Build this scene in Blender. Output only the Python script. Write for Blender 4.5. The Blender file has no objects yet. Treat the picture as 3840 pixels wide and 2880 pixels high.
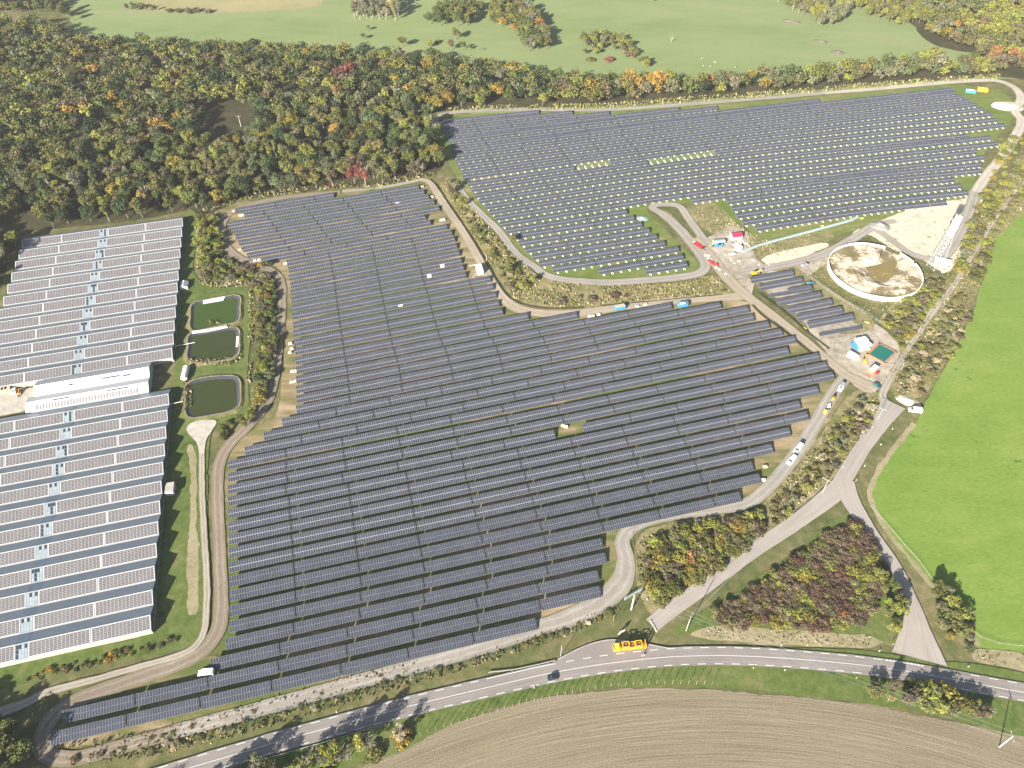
import bpy, bmesh, math, random
import numpy as np
from mathutils import Vector, Matrix, noise as mnoise
from mathutils.geometry import delaunay_2d_cdt

R = math.radians
rng = np.random.default_rng(11)
random.seed(11)
scene = bpy.context.scene

# ---------------------------------------------------------------- camera
CAM_H, PITCH, FPX = 265.0, R(45.7), 2830.0      # metres above ground, tilt below the horizon, focal length in pixels of a 3840 wide frame
cam_d = bpy.data.cameras.new('camera'); cam = bpy.data.objects.new('camera', cam_d)
scene.collection.objects.link(cam)
cam.location = (0, 0, CAM_H); cam.rotation_euler = (R(90) - PITCH, 0, 0)
cam_d.sensor_width = 36.0; cam_d.lens = 36.0 * FPX / 3840.0
cam_d.clip_start = 1.0; cam_d.clip_end = 6000.0
scene.camera = cam

# ---------------------------------------------------------------- sky, sun, exposure
SUN_EL, SHADOW_AZ = R(23.5), R(56.3)            # shadows fall towards this heading (from +X to +Y)
world = bpy.data.worlds.new('World'); scene.world = world; world.use_nodes = True
wn = world.node_tree.nodes; wl = world.node_tree.links
sky = wn.new('ShaderNodeTexSky'); sky.sky_type = 'NISHITA'; sky.sun_disc = False
sky.sun_elevation = SUN_EL
to_sun = Vector((-math.cos(SHADOW_AZ) * math.cos(SUN_EL), -math.sin(SHADOW_AZ) * math.cos(SUN_EL), math.sin(SUN_EL)))
sky.sun_rotation = math.atan2(to_sun.x, to_sun.y)
sky.altitude = 200; sky.air_density = 1.0; sky.dust_density = 1.5; sky.ozone_density = 1.0
wl.new(sky.outputs[0], wn['Background'].inputs[0]); wn['Background'].inputs[1].default_value = 0.05
sun_d = bpy.data.lights.new('sun', 'SUN'); sun_d.energy = 5.0; sun_d.angle = R(0.53); sun_d.color = (1.0, 0.93, 0.82)
sun = bpy.data.objects.new('sun', sun_d); scene.collection.objects.link(sun)
sun.rotation_euler = (-to_sun).to_track_quat('-Z', 'Y').to_euler()
vs = scene.view_settings
vs.view_transform = 'Standard'; vs.look = 'None'; vs.gamma = 1.0; vs.use_curve_mapping = False; vs.exposure = 1.6
cy = scene.cycles
cy.use_denoising = True; cy.denoiser = 'OPENIMAGEDENOISE'; cy.denoising_input_passes = 'RGB_ALBEDO_NORMAL'
cy.max_bounces = 5; cy.diffuse_bounces = 2; cy.glossy_bounces = 2; cy.transmission_bounces = 2; cy.volume_bounces = 0
cy.caustics_reflective = False; cy.caustics_refractive = False
HAZE = 0.00007

# ---------------------------------------------------------------- pixels of the photograph -> points in the place
CT, ST = math.cos(PITCH), math.sin(PITCH)
def G(px, py, z=0.0):
    x, y = (px - 1920) / FPX, (1440 - py) / FPX
    d = (x, CT + y * ST, -ST + y * CT); t = (z - CAM_H) / d[2]
    return Vector((d[0] * t, d[1] * t, z))
DK = 3840 / 2212
def D(x, y, z=0.0): return G(x * DK, y * DK, z)                    # points read off the whole picture
TK = 960 / 2212
def T(c, r, u, v, z=0.0): return G(c * 960 + u * TK, r * 720 + v * TK, z)   # points read off one of its 16 tiles
def W(x0, y0, k, u, v, z=0.0): return G(x0 + u * k, y0 + v * k, z)
def xy(p): return Vector((p[0], p[1]))

col = scene.collection
# ---------------------------------------------------------------- object helpers
def tag(o, label=None, cat=None, group=None, kind=None):
    if label: o['label'] = label
    if cat: o['category'] = cat
    if group: o['group'] = group
    if kind: o['kind'] = kind
    return o
def link(name, data, parent=None, loc=None, rot=None, scale=None):
    o = bpy.data.objects.new(name, data); col.objects.link(o)
    if parent is not None: o.parent = parent
    if loc is not None: o.location = loc
    if rot is not None: o.rotation_euler = rot
    if scale is not None: o.scale = scale
    return o
def empty(name, loc, rz=0.0, scale=None):
    o = link(name, None, None, loc, (0, 0, rz), scale); o.empty_display_size = 0.3
    return o
class MB:
    """collects faces and builds one mesh"""
    def __init__(s): s.v, s.f, s.m = [], [], []
    def quad(s, a, b, c, d, m=0):
        n = len(s.v); s.v += [tuple(a), tuple(b), tuple(c), tuple(d)]; s.f.append((n, n+1, n+2, n+3)); s.m.append(m)
    def poly(s, pts, m=0):
        n = len(s.v); s.v += [tuple(p) for p in pts]; s.f.append(tuple(range(n, n + len(pts)))); s.m.append(m)
    def box(s, c, d, rz=0.0, m=0, taper=1.0, rx=0.0, ry=0.0):
        mt = Matrix.Rotation(rz, 3, 'Z') @ Matrix.Rotation(ry, 3, 'Y') @ Matrix.Rotation(rx, 3, 'X'); c = Vector(c); n = len(s.v)
        for z in (-1, 1):
            k = taper if z > 0 else 1.0
            for x, y in ((-1, -1), (1, -1), (1, 1), (-1, 1)):
                s.v.append(tuple(c + mt @ Vector((x * d[0] / 2 * k, y * d[1] / 2 * k, z * d[2] / 2))))
        for f in ((3, 2, 1, 0), (4, 5, 6, 7), (0, 1, 5, 4), (1, 2, 6, 5), (2, 3, 7, 6), (3, 0, 4, 7)):
            s.f.append(tuple(n + i for i in f)); s.m.append(m)
    def tube(s, a, b, r0, r1=None, n=6, m=0, cap=True):
        a, b = Vector(a), Vector(b); r1 = r0 if r1 is None else r1
        ax = (b - a).normalized(); u = ax.orthogonal().normalized(); w = ax.cross(u); k = len(s.v)
        for p, r in ((a, r0), (b, r1)):
            for i in range(n):
                t = 2 * math.pi * i / n; s.v.append(tuple(p + (u * math.cos(t) + w * math.sin(t)) * r))
        for i in range(n):
            j = (i + 1) % n; s.f.append((k + i, k + j, k + n + j, k + n + i)); s.m.append(m)
        if cap:
            s.f.append(tuple(k + n + i for i in range(n))); s.m.append(m)
            s.f.append(tuple(k + n - 1 - i for i in range(n))); s.m.append(m)
    def prism(s, prof, x0, x1, m=0, inset=None):
        """profile of (y, z) points extruded along x"""
        n = len(prof); k = len(s.v)
        for x in (x0, x1): s.v += [(x, p[0], p[1]) for p in prof]
        for i in range(n):
            j = (i + 1) % n; s.f.append((k + i, k + j, k + n + j, k + n + i)); s.m.append(m)
        s.f.append(tuple(k + n - 1 - i for i in range(n))); s.m.append(m)
        s.f.append(tuple(k + n + i for i in range(n))); s.m.append(m)
    def blob(s, c, r, m=0, seed=0, rough=0.2, nu=8, nv=5):
        k = len(s.v); c = Vector(c); rr = random.Random(seed)
        s.v.append(tuple(c + Vector((0, 0, r[2]))))
        for j in range(1, nv):
            for i in range(nu):
                th = math.pi * j / nv; ph = 2 * math.pi * i / nu; q = 1 + rr.uniform(-rough, rough)
                s.v.append(tuple(c + Vector((r[0] * math.sin(th) * math.cos(ph), r[1] * math.sin(th) * math.sin(ph), r[2] * math.cos(th))) * q))
        s.v.append(tuple(c - Vector((0, 0, r[2])))); last = len(s.v) - 1
        for i in range(nu):
            s.f.append((k, k + 1 + i, k + 1 + (i + 1) % nu)); s.m.append(m)
            for j in range(nv - 2):
                a = k + 1 + j * nu + i; b = k + 1 + j * nu + (i + 1) % nu
                s.f.append((a, a + nu, b + nu, b)); s.m.append(m)
            s.f.append((k + 1 + (nv - 2) * nu + i, last, k + 1 + (nv - 2) * nu + (i + 1) % nu)); s.m.append(m)
    def mesh(s, name, mats, smooth=False):
        me = bpy.data.meshes.new(name); me.from_pydata(s.v, [], s.f)
        for x in (mats if isinstance(mats, (list, tuple)) else [mats]): me.materials.append(x)
        me.polygons.foreach_set('material_index', s.m)
        if smooth: me.polygons.foreach_set('use_smooth', [True] * len(s.f))
        me.update(); return me
    def build(s, name, mats, parent=None, loc=None, rot=None, smooth=False):
        return link(name, s.mesh(name, mats, smooth), parent, loc, rot)

# ---------------------------------------------------------------- materials
class N:
    """short hand for a node tree"""
    def __init__(s, name):
        s.mat = bpy.data.materials.new(name); s.mat.use_nodes = True; s.t = s.mat.node_tree
        s.b = s.t.nodes['Principled BSDF']; s.b.inputs['Roughness'].default_value = 0.9; s.b.inputs['Specular IOR Level'].default_value = 0.2
    def n(s, kind, **kw):
        x = s.t.nodes.new('ShaderNode' + kind)
        for k, v in kw.items():
            if k in x.inputs: s.put(x.inputs[k], v)
            else: setattr(x, k, v)
        return x
    def put(s, inp, v):
        if isinstance(v, bpy.types.NodeSocket): s.t.links.new(v, inp)
        else: inp.default_value = v
    def pos(s):
        if not hasattr(s, '_p'): s._p = s.n('NewGeometry').outputs['Position']
        return s._p
    def map(s, vec, rz=0.0, scale=(1, 1, 1), loc=(0, 0, 0)):
        m = s.n('Mapping'); s.put(m.inputs['Vector'], vec); m.inputs['Rotation'].default_value = (0, 0, rz); m.inputs['Scale'].default_value = scale
        m.inputs['Location'].default_value = loc; return m.outputs[0]
    def noise(s, scale, vec=None, detail=4.0, rough=0.6, dist=0.0):
        x = s.n('TexNoise', Scale=scale, Detail=detail, Roughness=rough, Distortion=dist); s.put(x.inputs['Vector'], vec if vec is not None else s.pos())
        return x.outputs[0]
    def ramp(s, fac, stops, interp='LINEAR'):
        x = s.n('ValToRGB'); x.color_ramp.interpolation = interp; e = x.color_ramp.elements
        while len(e) < len(stops): e.new(0.5)
        for i, (p, c) in enumerate(stops):
            e[i].position = p; e[i].color = (c, c, c, 1) if isinstance(c, (int, float)) else (*c, 1)
        s.put(x.inputs[0], fac); return x.outputs[0]
    def mix(s, fac, a, b, mode='MIX'):
        x = s.n('MixRGB', blend_type=mode); s.put(x.inputs[0], fac)
        for i, v in ((1, a), (2, b)): s.put(x.inputs[i], (*v, 1) if isinstance(v, tuple) and len(v) == 3 else v)
        return x.outputs[0]
    def math(s, op, a, b=0.0):
        x = s.n('Math', operation=op); s.put(x.inputs[0], a); s.put(x.inputs[1], b); return x.outputs[0]
    def bump(s, h, strength=0.5, dist=0.1):
        x = s.n('Bump', Strength=strength, Distance=dist); s.put(x.inputs['Height'], h); s.put(s.b.inputs['Normal'], x.outputs[0])
    def done(s, colr, rough=None, spec=None, metal=None):
        s.put(s.b.inputs['Base Color'], (*colr, 1) if isinstance(colr, tuple) and len(colr) == 3 else colr)
        if rough is not None: s.put(s.b.inputs['Roughness'], rough)
        if spec is not None: s.b.inputs['Specular IOR Level'].default_value = spec
        if metal is not None: s.b.inputs['Metallic'].default_value = metal
        return s.mat
def plain(name, c, rough=0.7, spec=0.3, metal=0.0, var=0.12, scale=1.2):
    """one paint or metal with faint dirt"""
    n = N(name); f = n.noise(scale, detail=3)
    return n.done(n.mix(n.ramp(f, [(0.3, 0.0), (0.75, 1.0)]), tuple(x * (1 + var) for x in c), tuple(x * (1 - var) for x in c)), rough, spec, metal)
def ground(name, cols, big=0.03, mid=0.25, fine=2.2, midamt=0.5, fineamt=0.3, stretch=None, rough=0.95):
    """mottled ground: three octave bands of noise over a run of colours"""
    n = N(name); p = n.pos()
    if stretch: p = n.map(p, stretch[0], (stretch[1], 1, 1))
    a, b, c = n.noise(big, p, 3), n.noise(mid, p, 5, 0.65, 0.4), n.noise(fine, p, 4, 0.7)
    f = n.math('ADD', n.math('MULTIPLY', a, 1 - midamt), n.math('MULTIPLY', b, midamt))
    k = len(cols); lo, hi = 0.36, 0.64
    cr = n.ramp(f, [(lo + (hi - lo) * i / max(k - 1, 1), c_) for i, c_ in enumerate(cols)])
    g = n.ramp(c, [(0.25, 1 - fineamt), (0.75, 1 + fineamt)])
    out = n.mix(1.0, cr, g, 'MULTIPLY')
    n.bump(c, 0.35, 0.12)
    return n.done(out, rough, 0.1)
ROWA = R(15.3)
M = {}
M['rough_grass'] = ground('rough_grass', [(0.065, 0.08, 0.028), (0.10, 0.11, 0.04), (0.145, 0.135, 0.06), (0.22, 0.185, 0.105)], 0.035, 0.22, 2.0, 0.55, 0.35)
M['verge_grass'] = ground('verge_grass', [(0.055, 0.085, 0.022), (0.085, 0.12, 0.03), (0.11, 0.14, 0.04), (0.16, 0.155, 0.065)], 0.04, 0.3, 2.4, 0.6, 0.35)
M['pasture'] = ground('pasture', [(0.16, 0.21, 0.08), (0.185, 0.23, 0.095), (0.20, 0.245, 0.105), (0.225, 0.25, 0.12)], 0.012, 0.06, 0.8, 0.45, 0.10, (R(20), 0.35))
def meadow():
    n = N('meadow'); p = n.pos(); q = n.map(p, R(-25), (0.35, 1, 1))
    a, b, c = n.noise(0.015, p, 3), n.noise(0.12, q, 5, 0.65, 0.5), n.noise(1.1, q, 4, 0.7)
    f = n.math('ADD', n.math('MULTIPLY', a, 0.5), n.math('MULTIPLY', b, 0.5))
    cr = n.ramp(f, [(0.36, (0.13, 0.205, 0.035)), (0.5, (0.155, 0.23, 0.045)), (0.64, (0.19, 0.255, 0.06))])
    cr = n.mix(1.0, cr, n.ramp(c, [(0.25, 0.78), (0.75, 1.2)]), 'MULTIPLY')
    clump = n.math('MULTIPLY', n.ramp(n.noise(0.025, p, 2), [(0.55, 0.0), (0.66, 1.0)]), n.ramp(n.noise(0.55, q, 3, 0.6, 0.6), [(0.60, 0.0), (0.68, 1.0)]))
    cr = n.mix(clump, cr, (0.045, 0.12, 0.012))
    n.bump(c, 0.3, 0.12); return n.done(cr, 0.95, 0.1)
M['meadow'] = meadow()
M['forest_floor'] = ground('forest_floor', [(0.035, 0.04, 0.02), (0.06, 0.055, 0.028), (0.09, 0.075, 0.04)], 0.05, 0.4, 2.0)
M['stubble'] = ground('stubble', [(0.24, 0.23, 0.11), (0.29, 0.26, 0.13), (0.32, 0.28, 0.15)], 0.02, 0.1, 0.8, 0.4, 0.08)
M['dry_grass'] = ground('dry_grass', [(0.10, 0.115, 0.04), (0.17, 0.16, 0.07), (0.24, 0.205, 0.105), (0.33, 0.27, 0.155)], 0.05, 0.3, 1.8, 0.6, 0.4)
M['pale_grass'] = ground('pale_grass', [(0.20, 0.185, 0.10), (0.27, 0.235, 0.14), (0.34, 0.29, 0.19)], 0.06, 0.5, 2.6, 0.6, 0.3)
def field_soil():
    """grass between the rows, worn through to pale soil in patches"""
    n = N('field_soil'); p = n.pos(); q = n.map(p, -ROWA, (0.25, 1, 1))
    a, b, c = n.noise(0.010, p, 3), n.noise(0.16, q, 5, 0.65, 0.4), n.noise(1.8, p, 4, 0.7)
    f = n.math('ADD', n.math('MULTIPLY', a, 0.55), n.math('MULTIPLY', b, 0.45))
    cr = n.ramp(f, [(0.38, (0.075, 0.11, 0.025)), (0.47, (0.115, 0.13, 0.042)), (0.53, (0.20, 0.165, 0.085)), (0.62, (0.36, 0.28, 0.18))])
    n.bump(c, 0.3, 0.12); return n.done(n.mix(1.0, cr, n.ramp(c, [(0.25, 0.7), (0.75, 1.3)]), 'MULTIPLY'), 0.95, 0.1)
M['field_soil'] = field_soil()
M['field_grass'] = ground('field_grass', [(0.085, 0.135, 0.025), (0.12, 0.16, 0.038), (0.16, 0.175, 0.06), (0.27, 0.23, 0.13)], 0.03, 0.2, 2.0, 0.5, 0.3, (-ROWA, 0.4))
M['sand'] = ground('sand', [(0.36, 0.33, 0.26), (0.50, 0.44, 0.34), (0.60, 0.53, 0.41), (0.20, 0.20, 0.09)], 0.05, 0.3, 1.5, 0.6, 0.25)
M['bare_earth'] = ground('bare_earth', [(0.20, 0.175, 0.13), (0.30, 0.26, 0.205), (0.38, 0.335, 0.27), (0.46, 0.42, 0.36)], 0.05, 0.25, 1.6, 0.6, 0.2)
def ploughed(cx, cy_):
    n = N('ploughed'); p = n.pos()
    v = n.n('VectorMath', operation='SUBTRACT'); n.put(v.inputs[0], p); v.inputs[1].default_value = (cx, cy_, 0)
    ln = n.n('VectorMath', operation='LENGTH'); n.put(ln.inputs[0], v.outputs[0])
    sp = n.n('SeparateXYZ'); n.put(sp.inputs[0], v.outputs[0])
    cb = n.n('CombineXYZ'); n.put(cb.inputs[0], ln.outputs['Value']); n.put(cb.inputs[1], n.math('MULTIPLY', sp.outputs[0], 0.025))
    a, b, c = n.noise(0.10, cb.outputs[0], 4, 0.7), n.noise(1.3, cb.outputs[0], 3, 0.6), n.noise(2.2, p, 4, 0.75)
    f = n.math('ADD', n.math('MULTIPLY', a, 0.45), n.math('MULTIPLY', b, 0.55))
    cr = n.ramp(f, [(0.30, (0.15, 0.125, 0.085)), (0.46, (0.205, 0.172, 0.118)), (0.56, (0.23, 0.195, 0.135)), (0.72, (0.28, 0.238, 0.165))])
    cr = n.mix(1.0, cr, n.ramp(c, [(0.25, 0.6), (0.75, 1.4)]), 'MULTIPLY')
    cr = n.mix(n.ramp(n.noise(0.02, p, 2), [(0.45, 0.0), (0.7, 0.35)]), cr, (0.26, 0.22, 0.14))
    h = n.math('ADD', n.math('MULTIPLY', b, 0.7), n.math('MULTIPLY', c, 0.5)); n.bump(h, 0.8, 0.35)
    return n.done(cr, 0.95, 0.1)
def track_mat(name, base, rut, edge, grass=0.0):
    """u runs across the track from -1 to 1 (attribute), ruts at +-0.45"""
    n = N(name); u = n.n('Attribute', attribute_name='across').outputs['Fac']; p = n.pos()
    w = n.math('ADD', u, n.math('MULTIPLY', n.math('SUBTRACT', n.noise(0.12, p, 3), 0.5), 0.7))
    au = n.math('ABSOLUTE', w)
    d = n.math('ABSOLUTE', n.math('SUBTRACT', au, 0.45))
    fine = n.noise(1.4, p, 5, 0.7); big = n.noise(0.06, p, 3)
    cr = n.mix(n.ramp(n.math('ADD', d, n.math('MULTIPLY', fine, 0.16)), [(0.10, 1.0), (0.30, 0.0)]), base, rut)
    cr = n.mix(n.ramp(big, [(0.35, 0.0), (0.7, 0.55)]), cr, tuple(x * 0.72 for x in base))
    cr = n.mix(n.ramp(n.math('ADD', au, n.math('MULTIPLY', n.math('SUBTRACT', fine, 0.5), 0.9)), [(0.86, 0.0), (1.05, 1.0)]), cr, edge)
    if grass:
        cr = n.mix(n.math('MULTIPLY', n.ramp(n.math('ADD', au, n.math('MULTIPLY', n.math('SUBTRACT', fine, 0.5), 0.5)), [(0.08, 1.0), (0.24, 0.0)]), n.ramp(n.noise(0.09, p, 3), [(0.45, 0.0), (0.6, grass)])), cr, edge)
    cr = n.mix(1.0, cr, n.ramp(fine, [(0.25, 0.78), (0.75, 1.2)]), 'MULTIPLY')
    n.bump(fine, 0.4, 0.1); return n.done(cr, 0.95, 0.1)
M['dirt_track'] = track_mat('dirt_track', (0.225, 0.185, 0.14), (0.31, 0.265, 0.21), (0.18, 0.16, 0.085))
M['sand_track'] = track_mat('sand_track', (0.34, 0.285, 0.215), (0.40, 0.345, 0.27), (0.25, 0.22, 0.13))
M['gravel_track'] = track_mat('gravel_track', (0.30, 0.275, 0.24), (0.38, 0.35, 0.31), (0.25, 0.22, 0.14), 0.4)
M['white_track'] = track_mat('white_track', (0.42, 0.38, 0.31), (0.52, 0.48, 0.41), (0.27, 0.25, 0.16))
M['foot_path'] = track_mat('foot_path', (0.33, 0.29, 0.235), (0.44, 0.40, 0.34), (0.17, 0.16, 0.08), 0.5)
def asphalt(name, base, crack=0.5):
    n = N(name); u = n.n('Attribute', attribute_name='across').outputs['Fac']; p = n.pos(); al = n.n('Attribute', attribute_name='along').outputs['Fac']
    cb = n.n('CombineXYZ'); n.put(cb.inputs[0], n.math('MULTIPLY', al, 0.02)); n.put(cb.inputs[1], n.math('MULTIPLY', u, 3.0))
    st = n.noise(1.4, cb.outputs[0], 4, 0.6); f = n.noise(0.05, p, 4); g = n.noise(3.0, p, 4, 0.7)
    cr = n.mix(n.ramp(st, [(0.35, 0.0), (0.7, 1.0)]), tuple(x * 1.16 for x in base), tuple(x * 0.80 for x in base))
    cr = n.mix(n.ramp(f, [(0.4, 0.0), (0.65, 0.5)]), cr, tuple(x * 1.25 for x in base))
    cr = n.mix(1.0, cr, n.ramp(g, [(0.25, 0.88), (0.75, 1.12)]), 'MULTIPLY')
    return n.done(cr, 0.85, 0.25)
M['asphalt'] = asphalt('asphalt', (0.215, 0.195, 0.18))
M['pale_asphalt'] = asphalt('pale_asphalt', (0.30, 0.27, 0.24))
M['paint'] = plain('road_paint', (0.72, 0.72, 0.70), 0.7, 0.2, var=0.15, scale=3)
M['concrete'] = plain('concrete', (0.40, 0.37, 0.32), 0.9, 0.15, var=0.2, scale=0.4)
M['white_concrete'] = plain('white_concrete', (0.66, 0.64, 0.58), 0.9, 0.15, var=0.12, scale=0.7)
M['alu'] = plain('aluminium', (0.42, 0.42, 0.42), 0.5, 0.4, var=0.05)
M['steel'] = plain('galvanised_steel', (0.36, 0.37, 0.38), 0.55, 0.4, var=0.1)
M['white'] = plain('white_paint', (0.78, 0.78, 0.76), 0.45, 0.4, var=0.05)
M['offwhite'] = plain('weathered_white', (0.60, 0.59, 0.55), 0.7, 0.2, var=0.15)
M['grey'] = plain('grey_sheet', (0.28, 0.31, 0.34), 0.5, 0.4, var=0.1)
M['dark'] = plain('dark_rubber', (0.02, 0.02, 0.022), 0.8, 0.2)
M['glass'] = plain('window_glass', (0.03, 0.04, 0.05), 0.12, 0.6, var=0.05)
M['red'] = plain('red_paint', (0.48, 0.035, 0.04), 0.5, 0.4)
M['crimson'] = plain('red_sheet', (0.62, 0.03, 0.075), 0.55, 0.3)
M['blue'] = plain('blue_paint', (0.05, 0.26, 0.50), 0.5, 0.4)
M['yellow'] = plain('yellow_paint', (0.72, 0.40, 0.03), 0.5, 0.4, var=0.15)
M['orange'] = plain('orange_paint', (0.70, 0.28, 0.03), 0.5, 0.4)
M['lemon'] = plain('lemon_sheet', (0.75, 0.62, 0.08), 0.6, 0.3)
M['wood'] = plain('timber', (0.34, 0.25, 0.16), 0.85, 0.15, var=0.25, scale=3)
M['pale_wood'] = plain('pale_timber', (0.50, 0.41, 0.29), 0.85, 0.15, var=0.2, scale=3)
M['grey_wood'] = plain('grey_timber', (0.36, 0.33, 0.28), 0.9, 0.15, var=0.2, scale=3)
M['liner'] = plain('pond_liner', (0.045, 0.05, 0.06), 0.5, 0.4, var=0.3, scale=0.6)
M['green_sheet'] = plain('green_tarpaulin', (0.012, 0.13, 0.10), 0.6, 0.3, var=0.15)
M['brick_red'] = plain('red_brown_board', (0.36, 0.19, 0.12), 0.85, 0.15)
M['silver'] = plain('silver_paint', (0.42, 0.45, 0.48), 0.35, 0.5, metal=0.3)
M['navy'] = plain('dark_car_paint', (0.018, 0.028, 0.04), 0.2, 0.6)
M['teal'] = plain('teal_car_paint', (0.02, 0.10, 0.11), 0.25, 0.6)
def pv(name, base, rough=0.22):
    n = N(name); i = n.n('ObjectInfo').outputs['Random']; f = n.noise(0.25, detail=2)
    cr = n.mix(n.ramp(f, [(0.35, 0.0), (0.7, 1.0)]), tuple(x * 0.88 for x in base), tuple(x * 1.15 for x in base))
    return n.done(cr, rough, 0.5)
M['cell'] = pv('solar_cell_glass', (0.044, 0.049, 0.067))
M['roof_cell'] = pv('roof_cell_glass', (0.085, 0.078, 0.088), 0.4)
def gh_glass():
    n = N('greenhouse_glass'); p = n.pos(); q = n.map(p, -R(14.55), (1, 1, 1))
    f = n.noise(0.15, n.map(p, -R(14.55), (0.15, 1, 1)), 4); br = n.n('TexBrick', Scale=1.0); n.put(br.inputs['Vector'], q)
    br.offset = 0.0; br.inputs['Brick Width'].default_value = 1.2; br.inputs['Row Height'].default_value = 0.9; br.inputs['Mortar Size'].default_value = 0.035
    br.inputs['Color1'].default_value = (0.15, 0.185, 0.22, 1); br.inputs['Color2'].default_value = (0.18, 0.21, 0.24, 1); br.inputs['Mortar'].default_value = (0.27, 0.31, 0.34, 1)
    cr = n.mix(n.ramp(f, [(0.35, 0.0), (0.75, 0.6)]), br.outputs[0], (0.24, 0.26, 0.27))
    return n.done(cr, 0.3, 0.5)
M['gh_glass'] = gh_glass()
M['wall_glass'] = plain('wall_glass', (0.06, 0.09, 0.095), 0.2, 0.5, var=0.4, scale=0.6)
def water(name, c):
    n = N(name); f = n.noise(0.1, detail=2); n.bump(n.noise(1.5, detail=3), 0.03, 0.05)
    return n.done(n.mix(f, tuple(x * 0.8 for x in c), tuple(x * 1.2 for x in c)), 0.08, 0.4)
M['pond_water'] = water('pond_water', (0.045, 0.075, 0.012))
M['pond_water_dark'] = water('pond_water_dark', (0.040, 0.050, 0.014))
M['muddy_water'] = water('muddy_water', (0.21, 0.16, 0.055))
def leaf_mat(name):
    n = N(name); oc = n.n('ObjectInfo').outputs['Color']; a = n.n('Attribute', attribute_name='tint').outputs['Fac']
    cr = n.mix(1.0, oc, n.ramp(a, [(0.0, 0.55), (1.0, 1.45)]), 'MULTIPLY')
    hs = n.n('HueSaturation'); n.put(hs.inputs['Color'], cr); n.put(hs.inputs['Hue'], n.math('ADD', 0.485, n.math('MULTIPLY', a, 0.03)))
    n.b.inputs['Subsurface Weight'].default_value = 0.0
    return n.done(hs.outputs[0], 0.75, 0.15)
M['leaf'] = leaf_mat('leaf')
def mass_leaf():
    n = N('mass_leaf'); c = n.n('Attribute', attribute_name='colour').outputs['Color']
    return n.done(c, 0.75, 0.15)
M['mass_leaf'] = mass_leaf()
M['bark'] = plain('bark', (0.17, 0.14, 0.11), 0.9, 0.1, var=0.3, scale=2)
M['pale_bark'] = plain('pale_bark', (0.36, 0.33, 0.28), 0.9, 0.1, var=0.25, scale=2)

# ================================================================ GROUND AND ROADS
_z = [0.0]
def nextz(): _z[0] += 0.012; return _z[0]
def catmull(pts, step=2.0, closed=False):
    P = [xy(p) for p in pts]; n = len(P); out = []
    for i in range(n if closed else n - 1):
        if closed: a, b, c, d = P[i - 1], P[i], P[(i + 1) % n], P[(i + 2) % n]
        else: a, b, c, d = P[max(i - 1, 0)], P[i], P[i + 1], P[min(i + 2, n - 1)]
        k = max(1, int((c - b).length / step))
        for j in range(k):
            t = j / k
            out.append(0.5 * ((2 * b) + (c - a) * t + (2 * a - 5 * b + 4 * c - d) * t * t + (3 * b - a - 3 * c + d) * t ** 3))
    if not closed: out.append(P[-1])
    return out
def straight(pts, step=2.0):
    P = [xy(p) for p in pts]; out = []
    for i in range(len(P)):
        b, c = P[i], P[(i + 1) % len(P)]; k = max(1, int((c - b).length / step))
        out += [b.lerp(c, j / k) for j in range(k)]
    return out
def zone(name, pts, mat, jitter=0.6, step=1.6, smooth=True, parent=None, z=None, kind='structure'):
    z = nextz() if z is None else z
    P = catmull(pts, step, True) if smooth else straight(pts, step)
    n = len(P); Q = []
    for i in range(n):
        t = P[(i + 1) % n] - P[i - 1]
        if t.length < 1e-6: continue
        nr = Vector((t.y, -t.x)).normalized(); p = P[i]
        w = mnoise.noise((p.x * 0.11, p.y * 0.11, 3.3)) + 0.7 * mnoise.noise((p.x * 0.45, p.y * 0.45, 7.1)) + 0.4 * mnoise.noise((p.x * 1.3, p.y * 1.3, 1.7))
        Q.append(p + nr * w * jitter)
    vs_, es, fs, *_ = delaunay_2d_cdt(Q, [], [list(range(len(Q)))], 1, 1e-4)
    me = bpy.data.meshes.new(name); me.from_pydata([(v.x, v.y, z) for v in vs_], [], [tuple(reversed(f)) if False else tuple(f) for f in fs]); me.materials.append(mat)
    me.update(); o = link(name, me, parent)
    if parent is None: o['kind'] = kind
    return o
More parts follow.
